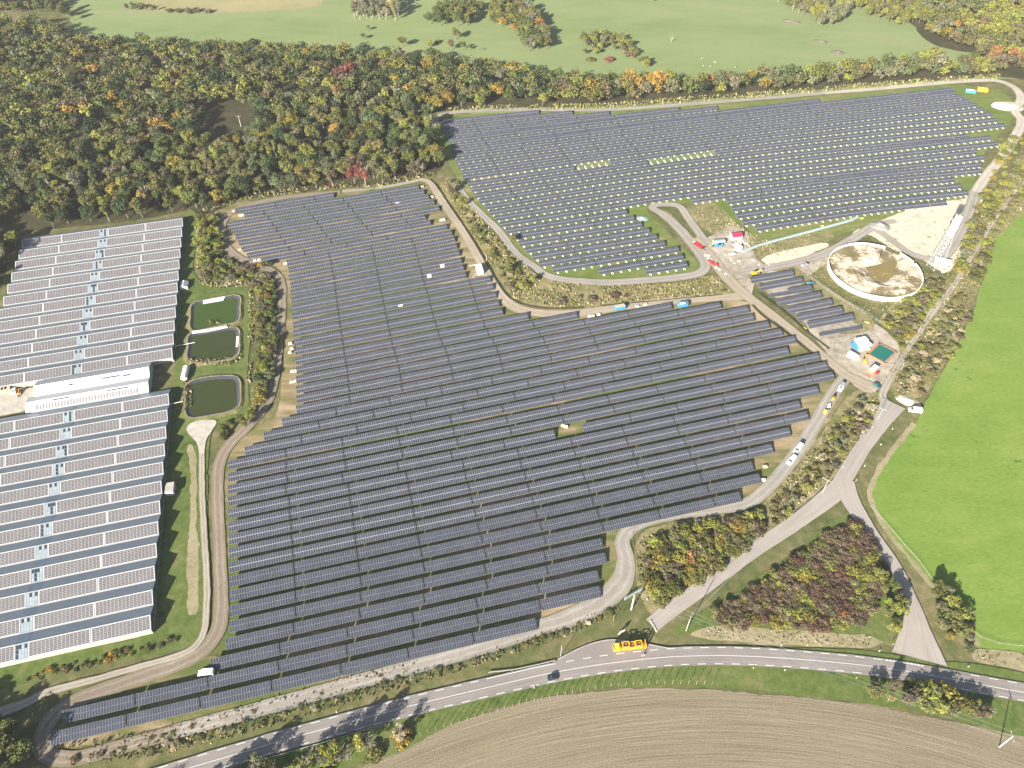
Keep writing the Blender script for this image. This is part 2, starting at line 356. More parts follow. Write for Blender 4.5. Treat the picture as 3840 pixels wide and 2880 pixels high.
def strip(name, pts, width, mat, jitter=0.25, step=2.0, parent=None, z=None, smooth=True, kind='structure'):
    z = nextz() if z is None else z
    P = catmull(pts, step) if smooth else [xy(p) for p in pts]
    if isinstance(width, (list, tuple)):
        L = [0.0]
        for i in range(1, len(pts)): L.append(L[-1] + (xy(pts[i]) - xy(pts[i - 1])).length)
    V, F, ac, al = [], [], [], []; s = 0.0; K = (-1.0, -0.72, -0.45, 0.0, 0.45, 0.72, 1.0); k = len(K)
    tot = sum((P[i] - P[i - 1]).length for i in range(1, len(P)))
    for i, p in enumerate(P):
        t = (P[min(i + 1, len(P) - 1)] - P[max(i - 1, 0)]); t = t.normalized() if t.length > 1e-6 else Vector((1, 0)); nr = Vector((-t.y, t.x))
        if i: s += (p - P[i - 1]).length
        w = width if not isinstance(width, (list, tuple)) else float(np.interp(s / max(tot, 1e-6), [x / L[-1] for x in L], width))
        for u in K:
            j = 0.0
            if abs(u) == 1.0: j = (mnoise.noise((p.x * 0.2 + u * 9, p.y * 0.2, 5.0)) + 0.6 * mnoise.noise((p.x * 0.8 + u * 5, p.y * 0.8, 2.0))) * jitter
            q = p + nr * (u * (w / 2 + j)); V.append((q.x, q.y, z + s * 1e-5)); ac.append(u); al.append(s)
        if i:
            for a in range(k - 1): F.append(((i - 1) * k + a, i * k + a, i * k + a + 1, (i - 1) * k + a + 1))
    me = bpy.data.meshes.new(name); me.from_pydata(V, [], F); me.materials.append(mat)
    for nm, dat in (('across', ac), ('along', al)):
        at = me.attributes.new(nm, 'FLOAT', 'POINT'); at.data.foreach_set('value', dat)
    me.update(); o = link(name, me, parent)
    if parent is None: o['kind'] = kind
    # faces must look up
    if len(me.polygons) and me.polygons[len(me.polygons) // 2].normal.z < 0: me.flip_normals()
    return o

def Ds(*pts): return [D(*p) for p in pts]

# base ground to beyond the horizon of the frame
mb = MB(); mb.quad((-2500, -600, 0), (2500, -600, 0), (2500, 4000, 0), (-2500, 4000, 0)); mb.build('ground', M['rough_grass'])['kind'] = 'structure'

zone('pasture', [Vector((-420, 560)), D(160, 60), Vector((-620, 1100)), Vector((900, 1100)), D(2400, 120), D(2150, 172), D(1700, 205), D(1300, 236), D(960, 240), D(800, 160), D(400, 130)], M['pasture'], 1.5, 5)
zone('stubble_field', [D(250, -70), D(300, 2), D(350, 20), D(455, 25), D(560, 22), D(672, 13), D(692, 0), D(760, -70)], M['stubble'], 0.6, 4)
strip('hedge_bank', [D(150, 26), D(340, 24), D(455, 27), D(560, 23), D(675, 14), D(695, -2)], 3.0, M['pale_grass'], 0.5, 4)
WOOD = [(-60, 60), (60, 35), (160, 62), (240, 80), (400, 92), (600, 98), (770, 102), (900, 116), (1000, 126), (1100, 140), (1200, 158), (1300, 162), (1400, 164), (1500, 164), (1700, 150), (1850, 132), (1900, 128), (2000, 114), (2090, 124), (2130, 100), (2000, 60), (1985, -60), (2420, -60), (2420, 170), (2160, 166), (2050, 172), (1850, 186), (1700, 200), (1500, 216), (1300, 230), (1080, 232), (960, 240), (930, 252), (945, 300), (960, 345), (942, 376), (905, 383), (800, 408), (735, 404), (700, 408), (530, 430), (480, 452), (430, 462), (400, 458), (240, 483), (130, 492), (60, 505), (20, 560), (-10, 640), (-80, 660)]
zone('wood_floor', [D(x, y, 8.0 if i < 22 else 0.0) for i, (x, y) in enumerate(WOOD)], M['forest_floor'], 1.5, 4)
zone('meadow', Ds((2330, 360), (2212, 440), (2180, 470), (2150, 520), (2130, 580), (2100, 680), (2060, 760), (2010, 850), (1985, 900), (1955, 940), (1900, 1010), (1875, 1060), (1890, 1110), (1920, 1160), (1960, 1210), (2000, 1255), (2040, 1290), (2078, 1330), (2112, 1398), (2212, 1412), (2600, 1440), (2700, 380)), M['meadow'], 0.8, 2.5)
strip('field_edge', Ds((1975, 915), (1905, 1005), (1880, 1060), (1895, 1110), (1925, 1160), (1968, 1210), (2005, 1255), (2042, 1292), (2080, 1335), (2112, 1395)), 2.2, M['pale_grass'], 0.9)
# the field that was ploughed in arcs
fe = [D(900, 1600), D(1350, 1490), D(2000, 1545)]
def circle3(a, b, c):
    ax, ay, bx, by, cx, cy_ = a.x, a.y, b.x, b.y, c.x, c.y; d = 2 * (ax * (by - cy_) + bx * (cy_ - ay) + cx * (ay - by))
    return (((ax*ax + ay*ay) * (by - cy_) + (bx*bx + by*by) * (cy_ - ay) + (cx*cx + cy_*cy_) * (ay - by)) / d, ((ax*ax + ay*ay) * (cx - bx) + (bx*bx + by*by) * (ax - cx) + (cx*cx + cy_*cy_) * (bx - ax)) / d)
pcx, pcy = circle3(*fe)
M['ploughed'] = ploughed(pcx, pcy)
zone('ploughed_field', Ds((700, 1700), (785, 1655), (900, 1598), (1000, 1558), (1100, 1525), (1200, 1503), (1350, 1488), (1500, 1488), (1700, 1503), (1880, 1522), (2000, 1548), (2150, 1577), (2320, 1610), (2500, 1900), (600, 1900)), M['ploughed'], 0.7)
zone('lower_field', Ds((480, 500), (488, 470), (545, 442), (720, 412), (910, 392), (960, 440), (1040, 560), (1090, 640), (1160, 668), (1400, 658), (1600, 650), (1700, 700), (1812, 800), (1835, 830), (1720, 1010), (1640, 1085), (1390, 1135), (1345, 1180), (1340, 1270), (1180, 1345), (1000, 1395), (600, 1505), (330, 1585), (130, 1615), (95, 1600), (115, 1530), (440, 1420), (475, 1380), (480, 1000), (560, 920), (605, 860), (612, 600), (545, 570), (500, 545)), M['field_soil'], 0.6)
zone('upper_field', Ds((945, 262), (975, 248), (1500, 228), (1900, 196), (2060, 182), (2110, 190), (2170, 200), (2190, 250), (2150, 300), (2110, 360), (2100, 430), (2040, 442), (1900, 482), (1800, 510), (1640, 545), (1620, 500), (1570, 470), (1540, 440), (1480, 440), (1400, 450), (1440, 500), (1500, 560), (1505, 580), (1440, 598), (1200, 604), (1120, 540), (1010, 420), (965, 340)), M['field_grass'], 0.6)
zone('strip_between_fields', Ds((950, 395), (985, 395), (1025, 450), (1075, 510), (1120, 560), (1175, 600), (1300, 617), (1450, 612), (1540, 595), (1560, 610), (1585, 632), (1520, 645), (1400, 652), (1260, 668), (1180, 668), (1110, 650), (1075, 600), (1040, 540), (1000, 480), (960, 420)), M['dry_grass'], 0.5)
zone('mound_between_tracks', Ds((1480, 455), (1540, 438), (1600, 490), (1660, 520), (1760, 505), (1800, 515), (1700, 560), (1640, 555), (1590, 535), (1530, 500)), M['dry_grass'], 0.6)
zone('basin_surround', Ds((1760, 560), (1830, 535), (1890, 500), (1960, 540), (2000, 560), (2010, 600), (1990, 640), (1960, 680), (1880, 690), (1830, 650), (1770, 605), (1730, 590)), M['rough_grass'], 0.6)
zone('thicket_ground', Ds((1900, 690), (1990, 610), (2050, 600), (2090, 500), (2150, 430), (2230, 330), (2240, 420), (2140, 530), (2120, 600), (2085, 700), (2050, 770), (2000, 850), (1935, 860), (1915, 790), (1950, 730)), M['dry_grass'], 0.8)
zone('road_strip', Ds((1840, 850), (1910, 860), (1890, 920), (1800, 1030), (1700, 1120), (1560, 1235), (1430, 1325), (1390, 1300), (1370, 1230), (1380, 1160), (1450, 1130), (1600, 1105), (1650, 1085), (1740, 985)), M['dry_grass'], 0.6)
zone('triangle_ground', Ds((1845, 1108), (1900, 1180), (1960, 1260), (1968, 1330), (1940, 1390), (1860, 1385), (1600, 1375), (1460, 1370), (1500, 1330), (1600, 1270), (1720, 1190), (1790, 1130)), M['verge_grass'], 0.4)
zone('pale_grass_strip', Ds((1560, 1352), (1700, 1362), (1880, 1375), (1885, 1398), (1700, 1394), (1560, 1385), (1490, 1372)), M['pale_grass'], 0.7)
zone('pale_grass_strip', Ds((2112, 1402), (2230, 1418), (2230, 1452), (2160, 1440), (2105, 1425)), M['pale_grass'], 0.6)
zone('road_verge', Ds((560, 1620), (900, 1508), (1100, 1452), (1350, 1410), (1500, 1400), (1800, 1402), (1960, 1420), (2240, 1465), (2240, 1590), (2000, 1540), (1700, 1500), (1500, 1484), (1350, 1484), (1200, 1500), (1000, 1555), (820, 1640), (500, 1700)), M['verge_grass'], 0.5)
zone('greenhouse_lawn', Ds((340, 1250), (375, 860), (395, 480), (430, 475), (425, 600), (545, 630), (535, 780), (535, 890), (470, 920), (450, 1000), (445, 1340), (420, 1390), (200, 1440), (0, 1490), (-60, 1480), (-60, 1440), (330, 1365)), M['verge_grass'], 0.6)
zone('pale_verge', [T(0, 1, 1615, 2250), T(0, 2, 1640, 520), T(0, 2, 1700, 650), T(0, 2, 1690, 1000), T(0, 3, 1720, 20), T(0, 3, 1690, 330), T(0, 3, 1640, 330), T(0, 3, 1620, 50), T(0, 2, 1620, 1500), T(0, 2, 1650, 1000), T(0, 2, 1640, 650)], M['pale_grass'], 0.8, 1.5)
zone('sand_flat', Ds((1840, 505), (1900, 478), (2000, 440), (2085, 428), (2108, 395), (2125, 420), (2100, 490), (2070, 560), (2040, 590), (1990, 560), (1930, 540), (1880, 510)), M['sand'], 0.8)
zone('site_yard', Ds((1505, 540), (1545, 505), (1575, 490), (1610, 500), (1625, 540), (1660, 572), (1760, 545), (1790, 565), (1735, 600), (1700, 615), (1640, 605), (1625, 640), (1650, 668), (1610, 650), (1575, 610)), M['bare_earth'], 0.6)
zone('site_yard', Ds((1745, 700), (1830, 700), (1890, 700), (1940, 745), (1930, 790), (1905, 830), (1880, 850), (1840, 830), (1790, 770)), M['bare_earth'], 0.6)
zone('tables_yard', Ds((1615, 590), (1700, 575), (1740, 590), (1830, 650), (1890, 700), (1850, 720), (1780, 715), (1720, 665), (1660, 635)), M['dry_grass'], 0.5)
zone('tables_yard', Ds((1640, 600), (1700, 590), (1760, 640), (1850, 705), (1770, 715), (1710, 670)), M['bare_earth'], 0.8)
zone('cream_rubble', Ds((1652, 556), (1760, 528), (1790, 530), (1740, 555), (1680, 580), (1655, 572)), M['sand'], 0.8)
zone('grass_island', Ds((1425, 466), (1440, 456), (1475, 490), (1482, 498), (1462, 492)), M['dry_grass'], 0.3)
zone('concrete_yard', Ds((-30, 845), (75, 838), (72, 885), (40, 892), (-30, 905)), M['concrete'], 0.1, 2, False)

# tracks
strip('dirt_track', Ds((905, 388), (930, 396), (952, 430), (1000, 500), (1040, 568), (1075, 628), (1112, 664), (1175, 678), (1260, 676), (1400, 656), (1540, 645), (1610, 640)), [4, 5, 6, 5.5, 6.5, 7, 7, 6.5, 6, 6, 6, 7], M['sand_track'])
strip('dirt_track', Ds((735, 416), (640, 424), (540, 442), (497, 462), (480, 485), (482, 520), (500, 545), (545, 572), (585, 585), (607, 610), (609, 660), (602, 740), (594, 810), (575, 872), (535, 922), (495, 962), (475, 1000), (470, 1060), (475, 1200), (478, 1320), (466, 1372), (430, 1412), (370, 1440), (280, 1472), (170, 1512), (115, 1550), (93, 1592), (100, 1628), (150, 1640), (230, 1622), (400, 1575)), [4, 4, 4.5, 5, 5.5, 5.5, 5, 5, 5, 5, 5, 5, 5, 5.5, 5.5, 5.5, 5.5, 5, 5, 5.5, 6, 6, 6, 6, 6, 6, 6, 5.5, 5, 5, 5], M['dirt_track'])
strip('dirt_track', Ds((740, 414), (830, 405), (905, 390)), 3.5, M['gravel_track'])
strip('gravel_track', Ds((390, 1578), (600, 1522), (800, 1466), (1000, 1412), (1150, 1362), (1270, 1318), (1338, 1265), (1352, 1210), (1345, 1165), (1385, 1130), (1460, 1112), (1560, 1100), (1625, 1082), (1685, 1025), (1740, 950), (1800, 850), (1830, 812)), [5, 5.5, 5.5, 5.5, 6, 8, 9, 7, 6, 5.5, 5, 5, 5.5, 6, 6, 6, 6], M['gravel_track'])
strip('gravel_track', Ds((985, 396), (1010, 432), (1045, 468), (1078, 500), (1112, 545), (1152, 575), (1196, 601), (1300, 611), (1400, 606), (1480, 598), (1516, 588), (1522, 568), (1500, 535), (1470, 498), (1432, 464), (1408, 450), (1425, 443), (1465, 446), (1485, 470), (1510, 505), (1530, 530)), [4, 4.5, 5, 5, 5, 5, 5.5, 6, 6, 6, 6, 6.5, 6.5, 7, 6, 5, 4.5, 5, 5.5, 5.5, 6], M['gravel_track'])
strip('gravel_track', Ds((932, 300), (938, 265), (965, 246), (1100, 238), (1300, 238), (1500, 225), (1700, 209), (1800, 200)), [4, 5, 5, 4.5, 5, 5, 5, 5], M['gravel_track'])
strip('white_track', Ds((1780, 202), (1900, 192), (2020, 181), (2090, 176), (2150, 175), (2190, 190), (2205, 215), (2192, 240), (2206, 262), (2196, 290), (2160, 345), (2128, 385), (2100, 430)), [5, 6, 6, 6, 6, 6, 7, 7, 7, 7, 7, 7, 7], M['white_track'])
strip('gravel_track', Ds((2108, 415), (2090, 470), (2070, 515), (2040, 555), (2005, 560), (1960, 545), (1905, 505), (1880, 492)), [8, 7, 6, 5.5, 5, 5, 5, 5], M['gravel_track'])
strip('gravel_track', Ds((1935, 478), (1890, 488), (1845, 515), (1790, 545), (1730, 565), (1660, 580), (1600, 590)), [4, 6, 6, 6, 6, 6, 6], M['gravel_track'])
strip('site_road', Ds((1500, 515), (1535, 555), (1570, 600), (1612, 640), (1680, 690), (1760, 755), (1820, 806), (1880, 836)), [6, 7, 8, 7, 5.5, 5.5, 6, 7], M['sand_track'])
strip('footpath', Ds((2250, 360), (2170, 445), (2110, 535), (2060, 618), (2020, 665), (1985, 720)), [2.5, 2.6, 2.8, 3.0, 4.0, 3.0], M['foot_path'])
strip('footpath', Ds((1985, 720), (1960, 755), (1925, 815), (1905, 855), (1918, 880)), [2.5, 2.5, 3.5, 4, 5], M['foot_path'])
strip('concrete_path', [T(0, 2, 1745, 590), T(0, 2, 1747, 900), T(0, 2, 1765, 1300), T(0, 2, 1787, 1659), T(0, 3, 1785, 280), T(0, 3, 1768, 470), T(0, 3, 1700, 600), T(0, 3, 1550, 690), T(0, 3, 1200, 790), T(0, 3, 850, 890), T(0, 3, 580, 960), T(0, 3, 380, 1020), T(0, 3, 250, 1090), T(0, 3, 100, 1150), T(0, 3, -150, 1230)], [2.6] * 10 + [3, 3, 3.5, 4, 4.5], M['foot_path'])
zone('concrete_apron', [T(0, 2, 1615, 400), T(0, 2, 1685, 330), T(0, 2, 1865, 318), T(0, 2, 1850, 385), T(0, 2, 1785, 490), T(0, 2, 1765, 610), T(0, 2, 1725, 610), T(0, 2, 1705, 520)], M['concrete'], 0.25)
# roads
ar = strip('access_road', Ds((1930, 872), (1908, 905), (1865, 965), (1825, 1030), (1805, 1062), (1720, 1128), (1620, 1195), (1520, 1268), (1440, 1325), (1408, 1352)), [11, 8, 6.5, 7, 8.5, 6.5, 6.2, 6.2, 6.2, 6], M['pale_asphalt'], 0.12)
strip('access_road', Ds((1822, 1040), (1838, 1085), (1880, 1150), (1930, 1222), (1962, 1290), (1978, 1350), (1985, 1425)), [9, 8, 5.5, 5.2, 5.5, 9, 19], M['pale_asphalt'], 0.12)
RC = [G(420, 2972), G(560, 2930), G(760, 2868), G(960, 2809), G(1064, 2778), G(1511, 2657), G(1920, 2559), G(2089, 2522), G(2311, 2486), G(2571, 2463), G(2880, 2467), G(3314, 2507), G(3748, 2583), G(3860, 2603), G(4100, 2650), G(4500, 2740)]
road = strip('main_road', RC, 7.2, M['asphalt'], 0.1)
layby = zone('lay_by', [T(2, 3, 330, 775), T(2, 3, 400, 728), T(2, 3, 560, 640), T(2, 3, 720, 580), T(2, 3, 870, 556), T(2, 3, 1020, 572), T(2, 3, 1180, 597), T(2, 3, 1380, 640), T(2, 3, 1000, 690), T(2, 3, 600, 745)], M['asphalt'], 0.05)
strip('kerb', [T(2, 3, 395, 728), T(2, 3, 560, 640), T(2, 3, 720, 580), T(2, 3, 870, 556), T(2, 3, 1020, 572), T(2, 3, 1180, 597), T(2, 3, 1370, 634)], 0.35, M['concrete'], 0.02)
C = catmull(RC, 1.0); mz = nextz() + 0.003
cum = [0.0]
for i in range(1, len(C)): cum.append(cum[-1] + (C[i] - C[i - 1]).length)
def road_at(s, off):
    i = min(max(int(np.searchsorted(cum, s)) - 1, 0), len(C) - 2); t = (s - cum[i]) / max(cum[i + 1] - cum[i], 1e-6)
    p = C[i].lerp(C[i + 1], t); d = (C[i + 1] - C[i]).normalized(); return p + Vector((-d.y, d.x)) * off
def near_s(p):
    p = xy(p); return cum[min(range(len(C)), key=lambda i: (C[i] - p).length_squared)]
def lines(name, spans, off, w, step=2.0):
    mb = MB()
    for a, b in spans:
        n = max(1, int((b - a) / step))
        for j in range(n):
            s0, s1 = a + (b - a) * j / n, a + (b - a) * (j + 1) / n
            q = [road_at(s0, off - w / 2), road_at(s1, off - w / 2), road_at(s1, off + w / 2), road_at(s0, off + w / 2)]
            mb.quad(*[(p.x, p.y, mz) for p in q])
    return mb.build(name, M['paint'], road)
S_all = cum[-1]; s_j0, s_j1 = near_s(T(3, 3, 1000, 700)), near_s(T(3, 3, 1745, 900)); s_w = near_s(T(1, 3, 2000, 960)); s_l = near_s(T(2, 3, 390, 800))
lines('centre_line', [(0, s_j1 + 130)], 0.0, 0.16)
dash = lambda a, b, on=3.0, per=6.15: [(x, x + on) for x in np.arange(a, b, per)]
lines('edge_line', [x for x in dash(2, s_w) + dash(s_l + 4, s_j0 - 2) + dash(s_j1, S_all - 4)], 3.05, 0.2)
lines('edge_line', [(s_w, s_l)], 3.05, 0.2)
lines('edge_line', dash(4, S_all - 4), -3.05, 0.2)
lines('give_way_line', [(x, x + 0.9) for x in np.arange(s_j0, s_j0 + 12.5, 1.2)], 3.1, 0.4)

# ================================================================ SOLAR TABLES
ONES = ['', 'first', 'second', 'third', 'fourth', 'fifth', 'sixth', 'seventh', 'eighth', 'ninth', 'tenth', 'eleventh', 'twelfth', 'thirteenth', 'fourteenth', 'fifteenth', 'sixteenth', 'seventeenth', 'eighteenth', 'nineteenth']
TENS = {20: ('twenty', 'twentieth'), 30: ('thirty', 'thirtieth'), 40: ('forty', 'fortieth')}
def nth(n):
    if n < 20: return ONES[n]
    t, o = n // 10 * 10, n % 10
    return TENS[t][1] if o == 0 else TENS[t][0] + '-' + ONES[o]
TW, TILT, SLOPE = 0.962, R(20), 4.2              # module pitch along the row, tilt, length of the slope
Z0 = 0.76; YD, ZD = SLOPE * math.cos(TILT), SLOPE * math.sin(TILT)
def on_slope(x, s, h=0.0): return (x, s * math.cos(TILT) - h * math.sin(TILT), Z0 + s * math.sin(TILT) + h * math.cos(TILT))
GAPX, GAPM, RIM = 0.024, 0.09, 0.02
def module_rects(cols, rows=(0, 1)):
    hh = (SLOPE - GAPM) / 2
    for r in rows:
        s0 = r * (hh + GAPM)
        for c in range(cols): yield c * TW + GAPX / 2, (c + 1) * TW - GAPX / 2, s0, s0 + hh
def array_mesh(name, cols, rows=(0, 1)):
    """modules with their aluminium rims, set on one thin carrier"""
    mb = MB(); L = cols * TW; s1 = SLOPE if 1 in rows else (SLOPE - GAPM) / 2
    a = [on_slope(0, 0), on_slope(L, 0), on_slope(L, s1), on_slope(0, s1)]; b = [on_slope(0, 0, -0.06), on_slope(L, 0, -0.06), on_slope(L, s1, -0.06), on_slope(0, s1, -0.06)]
    mb.quad(*a, 0); mb.quad(*reversed(b), 2)
    for i in range(4): mb.quad(b[i], b[(i + 1) % 4], a[(i + 1) % 4], a[i], 0)
    for x0, x1, t0, t1 in module_rects(cols, rows):
        mb.quad(on_slope(x0 + RIM, t0 + RIM, 0.012), on_slope(x1 - RIM, t0 + RIM, 0.012), on_slope(x1 - RIM, t1 - RIM, 0.012), on_slope(x0 + RIM, t1 - RIM, 0.012), 1)
    return mb.mesh(name, [M['alu'], M['cell'], M['dark']])
def support_mesh(name, cols):
    mb = MB(); L = cols * TW; n = max(2, round(L / 4.2))
    for i in range(n):
        x = L * (i + 0.5) / n
        for s, in ((0.7,), (3.3,)):
            p = on_slope(x, s, -0.12); mb.box((x, p[1], p[2] / 2), (0.12, 0.12, p[2]))
    for s in (0.6, 1.6, 2.6, 3.6):
        p = on_slope(L / 2, s, -0.11); mb.box(p, (L - 0.2, 0.07, 0.08), rx=TILT)
    return mb.mesh(name, M['steel'])
def ballast_mesh(name, cols, n):
    mb = MB(); L = cols * TW
    for i in range(n):
        x = L * (i + 0.5) / n
        mb.box((x, 1.4, 0.2), (1.0, 4.6, 0.4), taper=0.95)
        for s in (0.7, 3.3):
            p = on_slope(x, s, -0.12); mb.box((x, p[1], 0.4 + (p[2] - 0.4) / 2), (0.12, 0.12, p[2] - 0.4), m=1)
    for s in (0.6, 1.6, 2.6, 3.6):
        p = on_slope(L / 2, s, -0.11); mb.box(p, (L - 0.2, 0.07, 0.08), rx=TILT, m=1)
    return mb.mesh(name, [M['white_concrete'], M['steel']])
ARR = {c: array_mesh('module_array', c) for c in (26, 13)}
SUP = {c: support_mesh('support_frame', c) for c in (26, 13)}
BAL = {c: ballast_mesh('concrete_footing', c, 5 if c == 26 else 3) for c in (26, 13)}
def one_module():
    mb = MB(); hh = (SLOPE - GAPM) / 2; w = TW - GAPX
    mb.box((w / 2, hh / 2, -0.02), (w, hh, 0.04))
    mb.quad((RIM, RIM, 0.004), (w - RIM, RIM, 0.004), (w - RIM, hh - RIM, 0.004), (RIM, hh - RIM, 0.004), 1)
    return mb.mesh('module', [M['alu'], M['cell']])
MOD = one_module()
def solar_table(name, p, ang, L, cols, label, group, near=False, ballast=False):
    """p: ground point under the table's front left corner"""
    t = empty(name, (p.x, p.y, 0.0), ang, (L / (cols * TW), 1, 1)); tag(t, label, 'solar table', group)
    if near:
        for x0, x1, s0, s1 in module_rects(cols): link('module', MOD, t, on_slope(x0, s0, 0.02), (TILT, 0, 0))
    else:
        tag(link('module_array', ARR[cols], t), kind='stuff')
    if ballast: tag(link('concrete_footing', BAL[cols], t), kind='stuff')
    else: link('support_frame', SUP[cols], t)
    return t
def proj(p):
    q = Vector(p) - Vector((0, 0, CAM_H)); fw = q.y * CT - q.z * ST; up = q.y * ST + q.z * CT
    return 1920 + FPX * q.x / fw, 1440 - FPX * up / fw
def lay_row(P, name, label, group, near=False, ballast=False, left_half=False, skip=None, start=1):
    """P: points along the upper edge of the row, left to right, on the plan; cut into tables of 26 columns, the last of 13 if the row is left with half"""
    cv = catmull(P, 1.0) if len(P) > 2 else [xy(P[0]).lerp(xy(P[1]), i / 50) for i in range(51)]
    cu = [0.0]
    for i in range(1, len(cv)): cu.append(cu[-1] + (cv[i] - cv[i - 1]).length)
    def at(s): 
        return Vector((float(np.interp(s, cu, [c.x for c in cv])), float(np.interp(s, cu, [c.y for c in cv]))))
    nh = max(1, round(cu[-1] / 12.45)); half = cu[-1] / nh; cuts = []; k = 0
    while k < nh:
        w = 1 if (nh - k == 1 or (k == 0 and left_half and nh % 2)) else 2
        cuts.append((k, w)); k += w
    n = start - 1
    for k, w in cuts:
        a, b = at(k * half), at((k + w) * half); d = (b - a); L = d.length - 0.5; d.normalize(); ang = math.atan2(d.y, d.x)
        nr = Vector((-d.y, d.x)); p = a + d * 0.25 - nr * YD
        n += 1
        if skip:
            c = proj((*((a + b) / 2 - nr * YD / 2), 1.4))
            if any(x0 <= c[0] <= x1 and y0 <= c[1] <= y1 for x0, y0, x1, y1 in skip):
                t = empty('footing_row', (p.x, p.y, 0), ang); tag(t, 'bare white concrete footings %s from left, %s row of the upper solar field' % (nth(n), label), 'footing', group='bare footings in the upper field')
                tag(link('concrete_footing', BAL[13 * w], t), kind='stuff'); n_skip.append(1); continue
        solar_table(name, p, ang, L, 13 * w, LBL[ballast] % (nth(n), label), group, near, ballast)
    return n
n_skip = []
LBL = {False: 'dark solar table, %s from the left, in the %s row up from the road', True: 'solar table on white footings, %s from left, %s row up in the upper field'}
Z1 = Z0 + ZD
LL = [(881.9, 779.8), (912.3, 798), (852.1, 832.8), (866, 855.6), (879.6, 877.6), (891.7, 901.3), (907.1, 925.4), (923, 949.1), (978.8, 965.9), (1072, 975.1), (1078.3, 1002), (1079.2, 1031), (1085, 1059.6), (1085.9, 1087.4), (1088.5, 1114.9), (1090.2, 1144.9), (1091.5, 1175), (1094.4, 1207.7), (1096.4, 1238.6), (1098.7, 1272.5), (1102.2, 1305.2), (1104.2, 1340.8), (1106.5, 1375.2), (1107.4, 1410.2), (1107.4, 1447), (1107.7, 1483), (1106.5, 1521.6), (1053.6, 1569.6), (985.4, 1621.3), (914.5, 1676.2), (852.3, 1728.9), (850.9, 1774.6), (850.9, 1820), (851.5, 1863.7), (852.9, 1910.6), (852.9, 1958.9), (854.6, 2005.2), (854.6, 2056.7), (854.6, 2110), (855.6, 2163), (855.6, 2216), (855.6, 2272.5), (855.6, 2330.5), (843, 2394.5), (786.4, 2471.6), (224.8, 2667.8), (187.5, 2746.8)]
LR = [(1250.5, 720.5), (1569.3, 691.2), (1589, 709.8), (1607.2, 728), (1626.6, 748.2), (1646, 770.8), (1594.2, 803.8), (1613, 823.5), (1673.8, 838.8), (1692.6, 861.7), (1703.9, 885.7), (1711.4, 910.9), (1720.7, 936.9), (1728.8, 964.7), (1737.1, 991.3), (1746.1, 1018.8), (1837.8, 1033.8), (1848.5, 1062.7), (1858.7, 1093.1), (1869.7, 1124.7), (1883, 1155.6), (1978.9, 1171.8), (2161.9, 1169.3), (2515, 1134.5), (2700, 1131.4), (2804, 1146), (2823.4, 1176.3), (2880.6, 1203.5), (2929.4, 1231), (2979.8, 1258), (2953, 1301), (3067.8, 1322), (3098, 1354.9), (3122.8, 1392), (3064.3, 1446.4), (2996.2, 1502.4), (3026.5, 1542.2), (2958.4, 1602.7), (2892.8, 1664.8), (2819.3, 1731), (2847, 1775), (2773.6, 1844), (2256.5, 2017.5), (2269.5, 2071.8), (2240.7, 2137.8), (2248.3, 2196.8), (2008.8, 2316.9)]
for i, (a, b) in enumerate(zip(LL, LR)):
    k = 47 - i; A, B = G(*a, Z1), G(*b, Z1)
    grp = 'solar tables of the lower field'
    if i == 33:
        m = lay_row([A, G(2078.4, 1611.4, Z1)], 'solar_table', nth(k), grp)
        lay_row([G(2178.2, 1589.7, Z1), B], 'solar_table', nth(k), grp, start=m + 1)
    else: lay_row([A, B], 'solar_table', nth(k), grp, near=(k <= 8), left_half=(i == 1))
# upper field: rows bow over the rise of the ground
UL = [(2413.7, 1006), (2238.7, 1007.3), (2067.3, 999.7), (2018, 979.6), (1991.8, 953.6), (1966.2, 928.8), (1941.6, 903), (1916, 877.7), (1892.6, 856), (1870.8, 832.5), (1850.6, 809.3), (1830.6, 788.3), (1811.8, 767.4), (1792.6, 744.8), (1774.5, 725), (1763, 702), (1748.5, 681.4), (1731.3, 657.5), (1726, 637.4), (1713.6, 617.2), (1703.6, 597), (1690.9, 577.9), (1700, 556.7)]
UR = {1: (2574.9, 979.9), 2: (2559.7, 950.6), 3: (2543, 921.9), 4: (2491.6, 901.7), 5: (2461.4, 876.5), 6: (2433.6, 852.3), 7: (2404.9, 830.1), 8: (2376.7, 805.9), 9: (2348.6, 782.5),
      10: (3688.2, 580.4), 11: (3656, 559.6), 12: (3743.6, 528.5), 13: (3711.9, 506.3), 14: (3627.6, 499.7), 15: (3764.8, 460.4), 16: (3736, 440.2), 17: (3711.9, 419), 18: (3685, 400.4), 19: (3658.9, 383.7), 20: (3633.7, 369.6), 21: (3607, 355), 22: (3580.7, 340.9), 23: (3568, 326.7),
      24: (3068.8, 368.9), 25: (2688, 395.8), 26: (2545, 401.4), 27: (2282.4, 415.3), 28: (2145.7, 413.2), 29: (2019.8, 411.4)}
CLEFT = {9: (2587.5, 742.9), 8: (2720, 747.8), 7: (2738.7, 774.1), 6: (2756.4, 799.9), 5: (2776.6, 826.1), 4: (2826.2, 846.8)}
CRIGHT = {9: (3675.6, 607.5), 8: (3677.5, 630.7), 7: (3574.8, 663.5), 6: (3601.4, 686.7), 5: (3625, 712.2), 4: (3545.4, 749.1)}
SKIP = [(2190, 600, 2300, 622), (2470, 585, 2530, 604), (2610, 562, 2740, 584), (3560, 490, 3640, 508)]
a5 = R(16.5)
def from_perp(x, s): return Vector((x, (s + math.sin(a5) * x) / math.cos(a5)))
gU = 'solar tables of the upper field'
